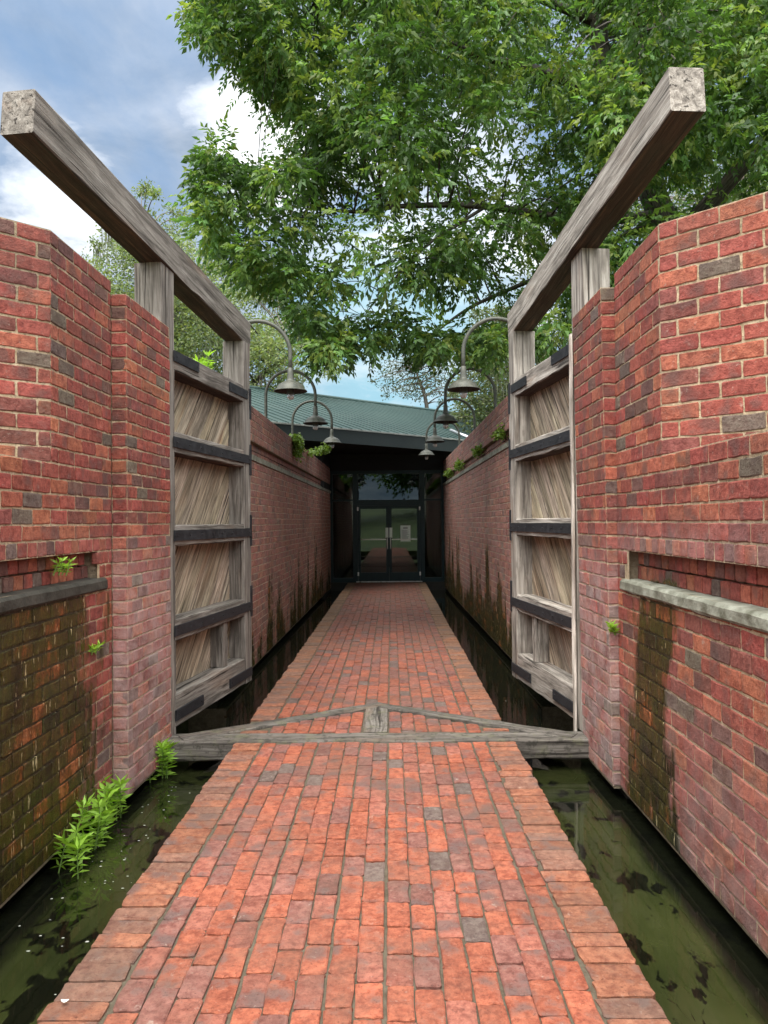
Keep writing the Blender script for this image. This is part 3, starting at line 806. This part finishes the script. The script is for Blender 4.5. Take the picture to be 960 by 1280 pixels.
# interior seen dimly through the glass
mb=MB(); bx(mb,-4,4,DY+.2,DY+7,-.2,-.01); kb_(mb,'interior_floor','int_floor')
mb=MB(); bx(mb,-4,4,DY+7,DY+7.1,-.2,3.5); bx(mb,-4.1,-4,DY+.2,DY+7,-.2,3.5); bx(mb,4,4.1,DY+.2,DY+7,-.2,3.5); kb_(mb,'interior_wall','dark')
# notice
n_=thing('paper_notice','pale sheet of printed paper taped inside the glass of the right door','notice',(.40,DY+.03,1.2))
mb=MB(); bx(mb,.255,.535,DY+.037,DY+.0395,1.13,1.58); keep(mb.build('sheet',M['paper']),n_)
mb=MB(); bx(mb,.33,.46,DY+.0355,DY+.0362,1.49,1.52)
for k in range(11): bx(mb,.285,.285+random.uniform(.14,.22),DY+.0355,DY+.0362,1.44-k*.026,1.449-k*.026)
keep(mb.build('print',M['ink']),n_)

# ------------------------------------------------------------------ foliage
def quads_mesh(name,V,col,mat,parent=None):
    """V: (n,4,3) leaf quads"""
    n=len(V); me=bpy.data.meshes.new(name)
    me.vertices.add(n*4); me.loops.add(n*4); me.polygons.add(n)
    me.vertices.foreach_set('co',V.astype(np.float32).ravel())
    me.loops.foreach_set('vertex_index',np.arange(n*4,dtype=np.int32))
    me.polygons.foreach_set('loop_start',np.arange(0,n*4,4,dtype=np.int32))
    a=me.attributes.new('col','FLOAT_COLOR','POINT'); cc=np.ones((n,4,4),np.float32); cc[:,:,:3]=col[:,None,:]
    a.data.foreach_set('color',cc.ravel())
    me.materials.append(mat); me.update(calc_edges=True); me.validate()
    o=bpy.data.objects.new(name,me); C.objects.link(o)
    if parent: o.parent=parent
    return o
def norm(a): return a/(np.linalg.norm(a,axis=-1,keepdims=True)+1e-9)
def leaflets(base,dirs,length,width,fold=.25,r=rng):
    """diamond leaves (kinked across) from base along dirs"""
    n=len(base); d=norm(dirs); ref=r.normal(0,1,(n,3)); ref[:,2]+=1.2
    s=norm(np.cross(d,ref)); up=np.cross(s,d)
    L=length[:,None]; W=width[:,None]
    mid=base+d*L*.42
    V=np.stack([base,mid+s*W*.5+up*W*fold,base+d*L-up*L*.12,mid-s*W*.5+up*W*fold],1)
    return V
def sprays(pos,dirs,nl,size,r=rng,droop=.55):
    """pinnate sprays: leaflets in pairs along a drooping stalk"""
    n=len(pos); d=norm(dirs); d[:,2]-=0; side=norm(np.cross(d,np.array([0,0,1.0])+r.normal(0,.35,(n,3))))
    out=[];ids=[]
    for k in range(nl):
        t=(k//2+1)/(nl/2+.5)
        sg=1 if k%2 else -1
        last=(k==nl-1)
        b=pos+d*(t*size*2.3)[:,None]+np.array([0,0,-1])*(droop*(t**2)*size*1.2)[:,None]
        ld=d*(.75 if not last else 1)+side*(0 if last else sg*.75)+np.array([0,0,-droop*.9])+r.normal(0,.22,(n,3))
        out.append(leaflets(b,ld,size*r.uniform(.75,1.15,n),size*r.uniform(.32,.47,n),r=r)); ids.append(np.arange(n))
    return np.concatenate(out),np.concatenate(ids)
def inside(poly,p):
    x,y=p; c=False; n=len(poly)
    for i in range(n):
        x1,y1=poly[i]; x2,y2=poly[(i+1)%n]
        if (y1>y)!=(y2>y) and x<(x2-x1)*(y-y1)/(y2-y1)+x1: c=not c
    return c
def edge_dist(poly,p):
    p=np.array(p,float); best=1e9
    for i in range(len(poly)):
        a=np.array(poly[i],float); b_=np.array(poly[(i+1)%len(poly)],float); ab=b_-a
        t=np.clip(np.dot(p-a,ab)/(np.dot(ab,ab)+1e-9),0,1); best=min(best,np.linalg.norm(p-a-ab*t))
    return best

# --- the big pecan leaning over the channel
big=thing('pecan_tree','large leafy tree leaning over the right wall and filling the sky with drooping green sprays','tree',(5.7,14.2,2.2))
limbs=[]
def limb(pts,r0,r1,n=7): 
    p=smooth_path(pts,n); limbs.append((p,np.linspace(r0,r1,len(p))))
limb([(5.75,14.2,2.0),(5.45,14,4.5),(5.1,13.6,6.6),(4.55,13.4,7.9),(3.95,13.2,9.0),(3.7,13.1,10.6),(3.9,13,12.6)],.34,.10)
limb([(3.95,13.2,9.0),(2.9,12.9,9.35),(1.4,12.6,9.6),(-.2,12.1,10.1),(-1.8,11.6,10.0)],.11,.02)
limb([(4.9,13.5,7.2),(3.6,13.1,6.9),(1.6,12.3,6.85),(.3,12,6.75),(-.7,11.7,6.55),(-2.0,11.3,6.7)],.085,.012)
limb([(5.1,13.6,6.6),(6.3,12.8,8.0),(7.2,12,9.2),(8,11.6,10.8)],.17,.03)
limb([(4.55,13.4,7.9),(4.0,11.8,8.6),(3.3,10.4,9.4),(2.2,9.4,10)],.10,.015)
limb([(3.7,13.1,10.4),(2.0,13.5,11.4),(0,13.8,12)],.09,.02)
limb([(4.9,13.5,7.1),(3.2,14.4,6.5),(1.6,14.8,5.9),(.6,14.5,5.1)],.07,.012)
limb([(5.45,14,4.5),(4.6,14.6,5.2),(3.6,14.9,5.0),(2.8,15,4.4)],.07,.012)
limb([(1.6,12.3,6.85),(.6,12.0,6.1),(-.1,11.8,5.3),(-.4,11.7,4.9)],.03,.008)
limb([(5.3,13.8,5.6),(6.4,13.2,6.4),(7.6,12.8,6.9)],.09,.02)
poly=[(246,-110),(250,15),(272,46),(300,70),(338,86),(362,100),(372,128),(392,148),(412,165),(395,192),(352,203),(318,214),(288,204),(262,186),(247,192),(256,228),(246,258),(256,288),(262,312),(300,328),(338,348),(372,352),(404,345),(412,360),(398,376),(366,388),(388,418),(398,440),(426,442),(452,426),(478,408),(492,402),(512,428),(530,448),(560,440),(596,436),(640,440),(720,420),(800,380),(960,330),(1090,260),(1090,-110)]
holes=[(700,150,16,10),(820,60,14,9),(925,110,12,10),(650,60,14,9),(570,30,14,8),(905,200,12,10),(500,300,12,9),(590,360,16,12),(640,140,11,10),(480,200,10,7),(760,240,12,9),(418,312,34,17),(452,345,26,20),(478,372,22,14),(545,215,16,10),(740,165,10,8),(365,18,12,8),(605,285,10,12),(660,330,16,14),(520,255,12,9),(690,235,12,9),(470,120,14,8),(585,130,12,8),(560,380,20,14),(625,215,10,8),(430,60,10,7)]
tr=np.random.default_rng(11)
clumps=[]
lpx=[]
for p_,r_ in limbs[:3]+limbs[8:9]:
    for q_ in p_: lpx.append((489+F*q_[0]/q_[1],652-F*(q_[2]-EYE)/q_[1],q_[1]))
lpx=np.array(lpx)
def try_add(px,py,d):
    dd=np.hypot(lpx[:,0]-px,lpx[:,1]-py); j=np.argmin(dd)
    if dd[j]<20 and d<lpx[j,2]+.2 and tr.random()<.6: return
    for hx,hy,ha,hb in holes:
        if ((px-hx)/(ha+12))**2+((py-hy)/(hb+12))**2<1: return
    if not inside(poly,(px,py)): return
    dist=edge_dist(poly,(px,py)); r=min(.52,max(.15,dist/F*d*.95))*tr.uniform(.75,1.1)
    clumps.append((at(px,py,d),r))
n0=0
while len(clumps)<420:
    px,py=tr.uniform(240,1090),tr.uniform(-110,470)
    # crown is a lens: deeper where it is thick
    d=tr.uniform(9.3,15.5) if px>480 else tr.uniform(9.8,13.2)
    try_add(px,py,d)
# boundary sprigs
for i in range(len(poly)-2):
    a=np.array(poly[i],float); c=np.array(poly[i+1],float); L=np.linalg.norm(c-a)
    if a[1]<-90 and c[1]<-90: continue
    for k in range(int(L/13)):
        p=a+(c-a)*tr.random(); ctr=np.array((560,220)); p=p+norm((ctr-p)[None])[0]*tr.uniform(4,18)
        clumps.append((at(p[0],p[1],tr.uniform(10,13)),tr.uniform(.14,.26)))
for k in range(120):    # rest of the crown above and behind the frame
    clumps.append((np.array([tr.uniform(-2.5,9),tr.uniform(10,18),tr.uniform(10.2,13.5)]),tr.uniform(.45,.7)))
allp=np.concatenate([p for p,r in limbs]); allr=np.concatenate([r for p,r in limbs])
tb=MB()
for p,r in limbs: tube(tb,p,r,9)
pos=[];dr=[];tone=[];sz=[]
for c,r in clumps:
    i=np.argmin(np.linalg.norm((allp-c)*np.array([1,1,1.3]),axis=1)); a=allp[i]
    if np.linalg.norm(a-c)<(2.4 if r>.3 else 1.2):
        m=(a+c)/2+np.array([0,0,.12*np.linalg.norm(a-c)]); pth=smooth_path([a,m,c],4); tube(tb,pth,np.linspace(min(.02,allr[i]*.6),.005,len(pth)),5,cap=False)
    k=int(9+84*r*1.15); q=tr.normal(0,.5,(k,3))*np.array([r,r,r*.75])
    pos.append(c+q); d=q/r*.9+np.stack([tr.normal(0,.5,k),tr.normal(0,.5,k),tr.normal(-.15,.3,k)],1); dr.append(d)
    t0=tr.uniform(.55,1.45); tone.append(np.clip(t0*tr.uniform(.7,1.35,k),.35,2.1)); sz.append(np.clip(tr.normal(.112,.016,k),.06,.15))
pos=np.concatenate(pos);dr=np.concatenate(dr);tone=np.concatenate(tone);sz=np.concatenate(sz)
# keep the leaves clear of lamps, beams and the roof
okm=(pos[:,1]>8.6)|(pos[:,2]>5.5)
pos,dr,tone,sz=pos[okm],dr[okm],tone[okm],sz[okm]
V,ids=sprays(pos,dr,8,sz,tr)
tt=tone[ids]*tr.uniform(.85,1.15,len(ids)); hue=tr.uniform(0,1,len(pos))[ids]
col=np.stack([tt*(.85+.5*hue*(tt>1)),tt,tt*(1.05-.25*hue)],1)
keep(tb.build('trunk',M['bark']),big); keep(quads_mesh('crown',V,col,M['leaf']),big)

def bushy_tree(name,label,loc,poly,dr_,mat,nclump,leaf,per,rmax,seed,trunk,group=None,moss=0,rest=None,dens=1.0,tonebase=1.0):
    r=np.random.default_rng(seed); t=thing(name,label,'tree',loc,0,group)
    cl=[]
    xs=[p[0] for p in poly]; ys=[p[1] for p in poly]
    while len(cl)<nclump:
        px,py=r.uniform(min(xs),max(xs)),r.uniform(min(ys),max(ys))
        if not inside(poly,(px,py)): continue
        d=r.uniform(*dr_); rad=min(rmax,max(rmax*.3,edge_dist(poly,(px,py))/F*d*.9))*r.uniform(.7,1.1); cl.append((at(px,py,d),rad))
    tb=MB(); lp=[]
    for p_,r0,r1 in trunk:
        p=smooth_path(p_,6); lp.append(p); tube(tb,p,np.linspace(r0,r1,len(p)),8)
    lp=np.concatenate(lp)
    B=[];D=[];T=[]
    for c,rad in cl:
        a=lp[np.argmin(np.linalg.norm(lp-c,axis=1))]
        pth=smooth_path([a,(a+c)/2+np.array([0,0,.1*np.linalg.norm(a-c)]),c],4); tube(tb,pth,np.linspace(.035,.008,len(pth)),5,cap=False)
        k=int(per*max(.35,(rad/rmax)**1.6)); q=r.normal(0,.5,(k,3))*np.array([rad,rad,rad*.62]); B.append(c+q); D.append(q/rad+r.normal(0,.7,(k,3))); T.append(r.uniform(.7,1.2)*r.uniform(.7,1.3,k))
    B=np.concatenate(B);D=np.concatenate(D);T=np.concatenate(T)
    V=leaflets(B,D,leaf*r.uniform(.7,1.3,len(B)),leaf*.5*r.uniform(.7,1.3,len(B)),r=r)
    hue=r.uniform(0,1,len(B)); col=np.stack([T*(.9+.25*hue),T,T*(1.1-.3*hue)],1)*tonebase
    keep(tb.build('trunk',M['bark']),t); keep(quads_mesh('crown',V,col,mat),t)
    if moss:
        bs=[];ds=[];ls=[]
        for i in r.choice(len(cl),moss):
            c,rad=cl[i]
            for _ in range(26):
                bs.append(c+r.normal(0,.35,3)*np.array([rad,rad,.4*rad])); ds.append((r.normal(0,.07),r.normal(0,.07),-1)); ls.append(r.uniform(.3,1.1))
        Vm=leaflets(np.array(bs),np.array(ds),np.array(ls),np.full(len(bs),.035),r=r)
        cm=np.repeat(r.uniform(.7,1.2,(len(bs),1)),3,1)
        keep(tag(quads_mesh('moss',Vm,cm,M['moss']),kind='stuff'),t)
    return t
# live oak with moss behind the left wall
lo=[(78,330),(96,310),(122,296),(140,262),(152,232),(166,246),(186,226),(212,246),(236,258),(246,292),(262,312),(306,336),(344,352),(382,372),(402,402),(420,432),(414,462),(404,478),(330,500),(110,520),(70,430)]
p0=at(250,560,26)
bushy_tree('oak_tree','pale feathery oak draped with grey moss beyond the left gate and left brick wall',(p0[0],26,2.1),lo,(23,29),M['leaf_oak'],250,.125,330,.95,21,tonebase=1.3,trunk=
  [([(p0[0],26,2),(p0[0]+.1,26,5),(p0[0]-.8,26,8.5),(p0[0]-2.0,26,11.5)],.4,.08),([(p0[0],26,4.8),(p0[0]+2,25.6,6.5),(p0[0]+3.6,25.3,7.6)],.2,.04),([(p0[0],26,5.5),(p0[0]-2.5,26,7.5),(p0[0]-4,26,9.5)],.2,.04)],moss=46)
# far trees to the right
ro=[(585,395),(640,380),(700,400),(720,560),(560,560),(560,520),(575,470)]
p0=at(640,560,24)
bushy_tree('oak_tree','dark green tree showing between the right lamps and the right gate post',(p0[0],24,2.2),ro,(22,27),M['leaf_oak'],90,.13,330,.9,31,
  [([(p0[0],24,2),(p0[0]+.2,24,6),(p0[0],24,8)],.25,.06)],moss=14,tonebase=.75)
ro=[(458,462),(470,440),(500,430),(545,432),(570,460),(570,505),(540,512),(500,502),(478,498)]
p0=at(530,560,34)
bushy_tree('oak_tree','small thin grey leaved tree peeping over the middle of the green roof',(p0[0],34,2.2),ro,(33,36),M['leaf_oak'],55,.12,95,.75,41,
  [([(p0[0],34,2),(p0[0]+.2,34,6.5),(p0[0]-.3,34,8.5)],.16,.04)],tonebase=.42)
ro=[(640,300),(760,240),(960,180),(1150,160),(1150,480),(640,480)]
p0=at(900,560,27)
bushy_tree('oak_tree','dense tree standing far behind the leaning tree on the right',(p0[0],27,2.2),ro,(24,30),M['leaf_oak'],130,.17,300,1.2,51,
  [([(p0[0],27,2),(p0[0]+.3,27,8),(p0[0],27,13)],.4,.1)],tonebase=.7)
# trees on the lawn behind the viewer: they only show as reflections in the door glass
for k,(x,y,s) in enumerate([(-7,-30,1),(3.5,-34,1.2),(11,-27,.9),(-15,-33,1.1)]):
    r=np.random.default_rng(90+k); t=thing('lawn_tree',['round tree reflected at left in the door glass','tall tree reflected in the middle of the door glass','tree reflected at right in the door glass','outer tree reflected in the left sidelight'][k],'tree',(x,y,1.4),0,'trees on the lawn reflected in the doors')
    tb=MB(); tube(tb,smooth_path([(x,y,1),(x+.2,y,4),(x+.1,y,7*s)],5),np.linspace(.35,.12,11),8); keep(tb.build('trunk',M['bark']),t)
    n=9000; q=r.normal(0,1,(n,3)); q=norm(q)*(r.uniform(.3,1,n)**.5)[:,None]*np.array([4.2,4.2,3.2])*s*(1+.25*np.sin(q[:,:1]*5))
    Bp=q+np.array([x,y,4+3.6*s]); T=r.uniform(.6,1.3,n); keep(quads_mesh('crown',leaflets(Bp,q+r.normal(0,1,(n,3)),np.full(n,.42),np.full(n,.25),r=r),np.stack([T,T,T],1),M['leaf']),t)

# --- weeds along the water and ferns in the brick
def weed(name,label,loc,stems,height,leaf,seed,lean=(0,0),spread=.08,cat='plant',group=None,droop=0.0,trail=None):
    r=np.random.default_rng(seed); t=thing(name,label,cat,loc,0,group); loc=np.array(loc,float)
    sb=MB(); B=[];D=[];Ls=[];T=[]
    for s in range(stems):
        b0=loc+np.array([r.normal(0,spread),r.normal(0,spread),0]); hh=height*r.uniform(.55,1.1)
        top=b0+np.array([lean[0]*hh+r.normal(0,.12*hh),lean[1]*hh+r.normal(0,.12*hh),hh*(1 if not droop else -droop)])
        p=smooth_path([b0,(b0+top)/2+np.array([0,0,.08*hh])+r.normal(0,.02*hh,3),top],5); sb=MB(); tube(sb,p,np.linspace(.005,.002,len(p)),5,cap=False); keep(sb.build('stem',M['weed_stem']),t)
        nn=max(3,int(hh/ (leaf*.33)))
        for k in range(nn):
            u=(k+1)/nn; i=min(int(u*(len(p)-1)),len(p)-1); c=p[i]; m=4 if k<nn-1 else 6
            a0=r.uniform(0,6.28)
            for j in range(m):
                a=a0+2*math.pi*j/m; B.append(c); D.append((math.cos(a),math.sin(a),r.uniform(.1,.6) if k<nn-1 else r.uniform(.5,1.1))); Ls.append(leaf*r.uniform(.7,1.15)*(.7+.3*u)); T.append(r.uniform(.7,1.25)*(.75+.35*u))
    Ls=np.array(Ls); T=np.array(T)
    V=leaflets(np.array(B),np.array(D,float),Ls,Ls*.24,r=r)
    keep(quads_mesh('leaves',V,np.stack([T,T,T*r.uniform(.8,1.1,len(T))],1),M['weed']),t)
XLW=-1.89
g='leafy weeds rooted at the foot of the left wall'
weed('water_weed','tallest weed at the foot of the left wall, against the pilaster corner',(-1.82,4.84,-.24),7,.29,.10,1,(.05,-.1),.06,group=g)
weed('water_weed','middle weed at the foot of the green left wall, beside the tallest one',(-1.82,4.52,-.24),6,.24,.095,2,(.12,0),.06,group=g)
weed('water_weed','lowest and nearest weed at the foot of the green left wall',(-1.82,4.22,-.24),5,.17,.095,3,(.10,.0),.05,group=g)
weed('water_weed','thin weed growing between the left pilaster and the end of the timber sill',(-1.72,5.70,-.24),6,.24,.10,4,(.02,-.1),.04)
weed('wall_plant','small leafy plant in the slot above the dark ledge of the left wall',(-1.90,4.27,1.40),4,.08,.05,5,(.3,0),.02)
weed('wall_plant','tiny yellow green sprout low on the left brick wall near the pilaster',(-1.885,4.72,.87),3,.06,.06,6,(.4,0),.01)
weed('wall_plant','tiny pale sprout in the corner between right pilaster and wet streak',(1.53,5.17,.90),3,.07,.06,7,(-.5,-.3),.01)
weed('shrub_shoot','bright yellow green shoot rising behind the top rail of the left gate',(-2.12,8.8,3.30),4,.34,.12,8,(0,0),.05)
# climbing vine hanging over the left channel wall
def vine(label,loc,n,ext,seed,leaf=.07,droop=.6):
    r=np.random.default_rng(seed); t=thing('wall_vine',label,'vine',loc); loc=np.array(loc,float); sb=MB(); B=[];D=[]
    for k in range(n):
        a=loc+np.array([0,r.uniform(-ext[1]/2,ext[1]/2),r.uniform(-.02,.03)]); L=ext[2]*r.uniform(.4,1)
        e=a+np.array([ext[0]*r.uniform(.3,1),r.normal(0,.15),-L*droop+ r.uniform(0,.12)])
        p=smooth_path([a,(a+e)/2+np.array([ext[0]*.4,0,.05]),e],5); sb=MB(); tube(sb,p,.004,5,cap=False); keep(sb.build('stem',M['weed_stem']),t)
        for q in p:
            for j in range(3): B.append(q+r.normal(0,.03,3)); D.append((np.sign(ext[0])*.6+r.normal(0,.5),r.normal(0,.6)-.3,r.normal(-.2,.4)))
    B=np.array(B);n_=len(B); T=r.uniform(.55,1.15,n_); L=leaf*r.uniform(.7,1.2,n_)
    keep(quads_mesh('leaves',leaflets(B,np.array(D),L,L*.75,r=r),np.stack([T*1.05,T,T],1)*.5,M['weed']),t)
vine('green vine spilling over the top of the left channel wall',(-1.74,13.6,3.20),26,(.07,.75,.75),61)
vine('sparse twiggy vine arching from the left channel wall near the doors',(-1.70,15.6,3.12),9,(.40,.9,.25),62,.06,.1)
for k,(y,n,w,lab) in enumerate([(10.6,5,.5,'nearest tuft on the ledge of the right channel wall, by the gate post'),(13.2,7,1.3,'second leafy tuft along the ledge of the right channel wall'),(16.3,9,1.8,'third and broadest leafy tuft along the ledge of the right channel wall'),(19.0,9,1.5,'leafy tuft farthest along the ledge of the right channel wall, near the doors')]):
    vine(lab,(1.60-.0092*(y-6.9)+.01,y,2.86),n,(-.05,w,.16),70+k,.055,.25)

# a pale fallen leaf on the path edge
lf=MB(); a=np.linspace(0,2*math.pi,13)[:-1]; c0=np.array([-1.165,2.66,.012])
lf.add([(c0[0]+.014*math.cos(q)*(1+.15*math.sin(3*q)),c0[1]+.008*math.sin(q),c0[2]+.004*math.cos(q)**2) for q in a]+[(c0[0]+.014*math.cos(q)*(1+.15*math.sin(3*q)),c0[1]+.008*math.sin(q),c0[2]-.0015+.004*math.cos(q)**2) for q in a],[tuple(range(12)),tuple(range(23,11,-1))]+[((i+1)%12,i,i+12,(i+1)%12+12) for i in range(12)])
tag(lf.build('fallen_leaf',M['paper']),'small pale dry leaf lying on the left brick edge of the path','leaf')
# floating specks
fm=MB(); r=np.random.default_rng(77)
for k in range(70):
    if k<40: c=(-1.55+r.normal(0,.13),4.25+r.normal(0,.5))
    else: c=(-1.5+r.normal(0,.16),r.uniform(4.6,5.6)) if r.random()<.6 else (1.2+r.normal(0,.12),r.uniform(7.6,15))
    if not(-1.8<c[0]<-1.26 or .98<c[0]<1.46): continue
    s=r.uniform(.0015,.007); a=np.linspace(0,6.28,7)[:-1]; fm.add([(c[0]+s*1.5*math.cos(q)*r.uniform(.7,1.2),c[1]+s*math.sin(q)*r.uniform(.7,1.2),WZ+.003) for q in a],[tuple(range(6))])
tag(fm.build('foam_specks',M['foam']),'white specks of foam floating on the dark water','foam',kind='stuff')

# ------------------------------------------------------------------ sky and light
SUN=np.array([-.16,-.34,.93]); SUN/=np.linalg.norm(SUN)
w=bpy.data.worlds.new('World'); scene.world=w; w.use_nodes=True; nt=w.node_tree; nt.nodes.clear()
n=NT.__new__(NT); n.t=nt
out=nt.nodes.new('ShaderNodeOutputWorld'); bg=nt.nodes.new('ShaderNodeBackground'); nt.links.new(bg.outputs[0],out.inputs[0])
sky=n.n('ShaderNodeTexSky',sky_type='NISHITA'); sky.sun_disc=False; sky.sun_elevation=math.asin(SUN[2]); sky.sun_rotation=math.atan2(SUN[0],SUN[1])
sky.air_density=1.0; sky.dust_density=1.5; sky.ozone_density=1.5
tc=n.n('ShaderNodeTexCoord').outputs['Generated']
sp=n.n('ShaderNodeSeparateXYZ'); n.setin(sp,0,tc)
den=n.math('ADD',sp.outputs[2],.22)
cx=n.math('DIVIDE',sp.outputs[0],den); cy=n.math('DIVIDE',sp.outputs[1],den)
cv=n.n('ShaderNodeCombineXYZ'); n.setin(cv,0,cx); n.setin(cv,1,cy)
big_n=n.noise(cv.outputs[0],1.5,7,.55,dist=.35); det=n.noise(n.vmath('ADD',cv.outputs[0],(3,8,0)),4.2,7,.6,dist=.3)
def dirv(px,py):
    v=at(px,py,1.0)-np.array([0,0,EYE]); v/=np.linalg.norm(v); return tuple(v)
def blob(px,py,a0,a1):
    d=n.n('ShaderNodeVectorMath',operation='DOT_PRODUCT'); n.setin(d,0,n.vmath('NORMALIZE',tc)); n.setin(d,1,dirv(px,py))
    return n.rng(d.outputs['Value'],math.cos(R(a0)),math.cos(R(a1)))
bl=n.math('MAXIMUM',blob(350,165,9,2),n.math('MAXIMUM',n.math('MULTIPLY',blob(75,232,7,1),.9),n.math('MULTIPLY',blob(560,300,18,5),.8)))
SKYK=1.0
base=n.mix(.72,n.mix(1,sky.outputs[0],(.62,.78,.92),'MULTIPLY'),(2.1,3.25,4.9))
grey=n.mix(n.rng(det,.35,.65),(2.2,2.85,3.8),(4.3,4.8,5.6))
c1=n.mix(n.rng(big_n,.36,.54),base,grey)
wm=n.math('ADD',n.math('MULTIPLY',bl,.62),n.math('SUBTRACT',n.math('ADD',n.math('MULTIPLY',big_n,.5),n.math('MULTIPLY',det,.6)),.55))
c2=n.mix(n.rng(wm,.36,.62),c1,(9.5,9.7,9.9))
clear=n.math('MULTIPLY',blob(500,452,12,3),.85)
c2=n.mix(clear,c2,n.mix(n.rng(det,.45,.65),(2.6,4.7,5.6),(4.4,5.6,6.2)))
hi=n.math('MAXIMUM',n.rng(sp.outputs[2],.62,.86),n.math('MULTIPLY',n.rng(sp.outputs[1],.05,-.35),n.rng(sp.outputs[2],.08,.4)))  # brighter unseen sky overhead and behind the camera, added to fill the walls
c2=n.mix(hi,c2,n.mix(n.rng(det,.35,.65),(20,20.5,21),(31,31,30.5)))
nt.links.new(c2,bg.inputs[0]); bg.inputs[1].default_value=.05
sl=bpy.data.lights.new('sun','SUN'); sl.energy=1.2; sl.angle=R(35); sl.color=(1,.95,.87)
so=bpy.data.objects.new('sun',sl); C.objects.link(so); so.rotation_euler=Vector(SUN).to_track_quat('Z','Y').to_euler()

# ------------------------------------------------------------------ camera
cd=bpy.data.cameras.new('camera'); cam=bpy.data.objects.new('camera',cd); C.objects.link(cam)
cd.sensor_fit='VERTICAL'; cd.sensor_height=36; cd.lens=F/1280*36; cd.clip_end=2000; cd.clip_start=.05
pitch=math.atan2(12,F); yaw=math.atan2(9,F)
cam.matrix_world=Matrix.Translation((0,0,EYE))@Matrix.Rotation(yaw,4,'Z')@Matrix.Rotation(math.pi/2+pitch,4,'X')@Matrix.Rotation(R(-.5),4,'Z')
scene.camera=cam
scene.render.resolution_x=768; scene.render.resolution_y=1024
vs_=scene.view_settings; vs_.view_transform='Standard'; vs_.look='None'; vs_.exposure=1.72; vs_.gamma=1; vs_.use_curve_mapping=False
scene.render.engine='CYCLES'
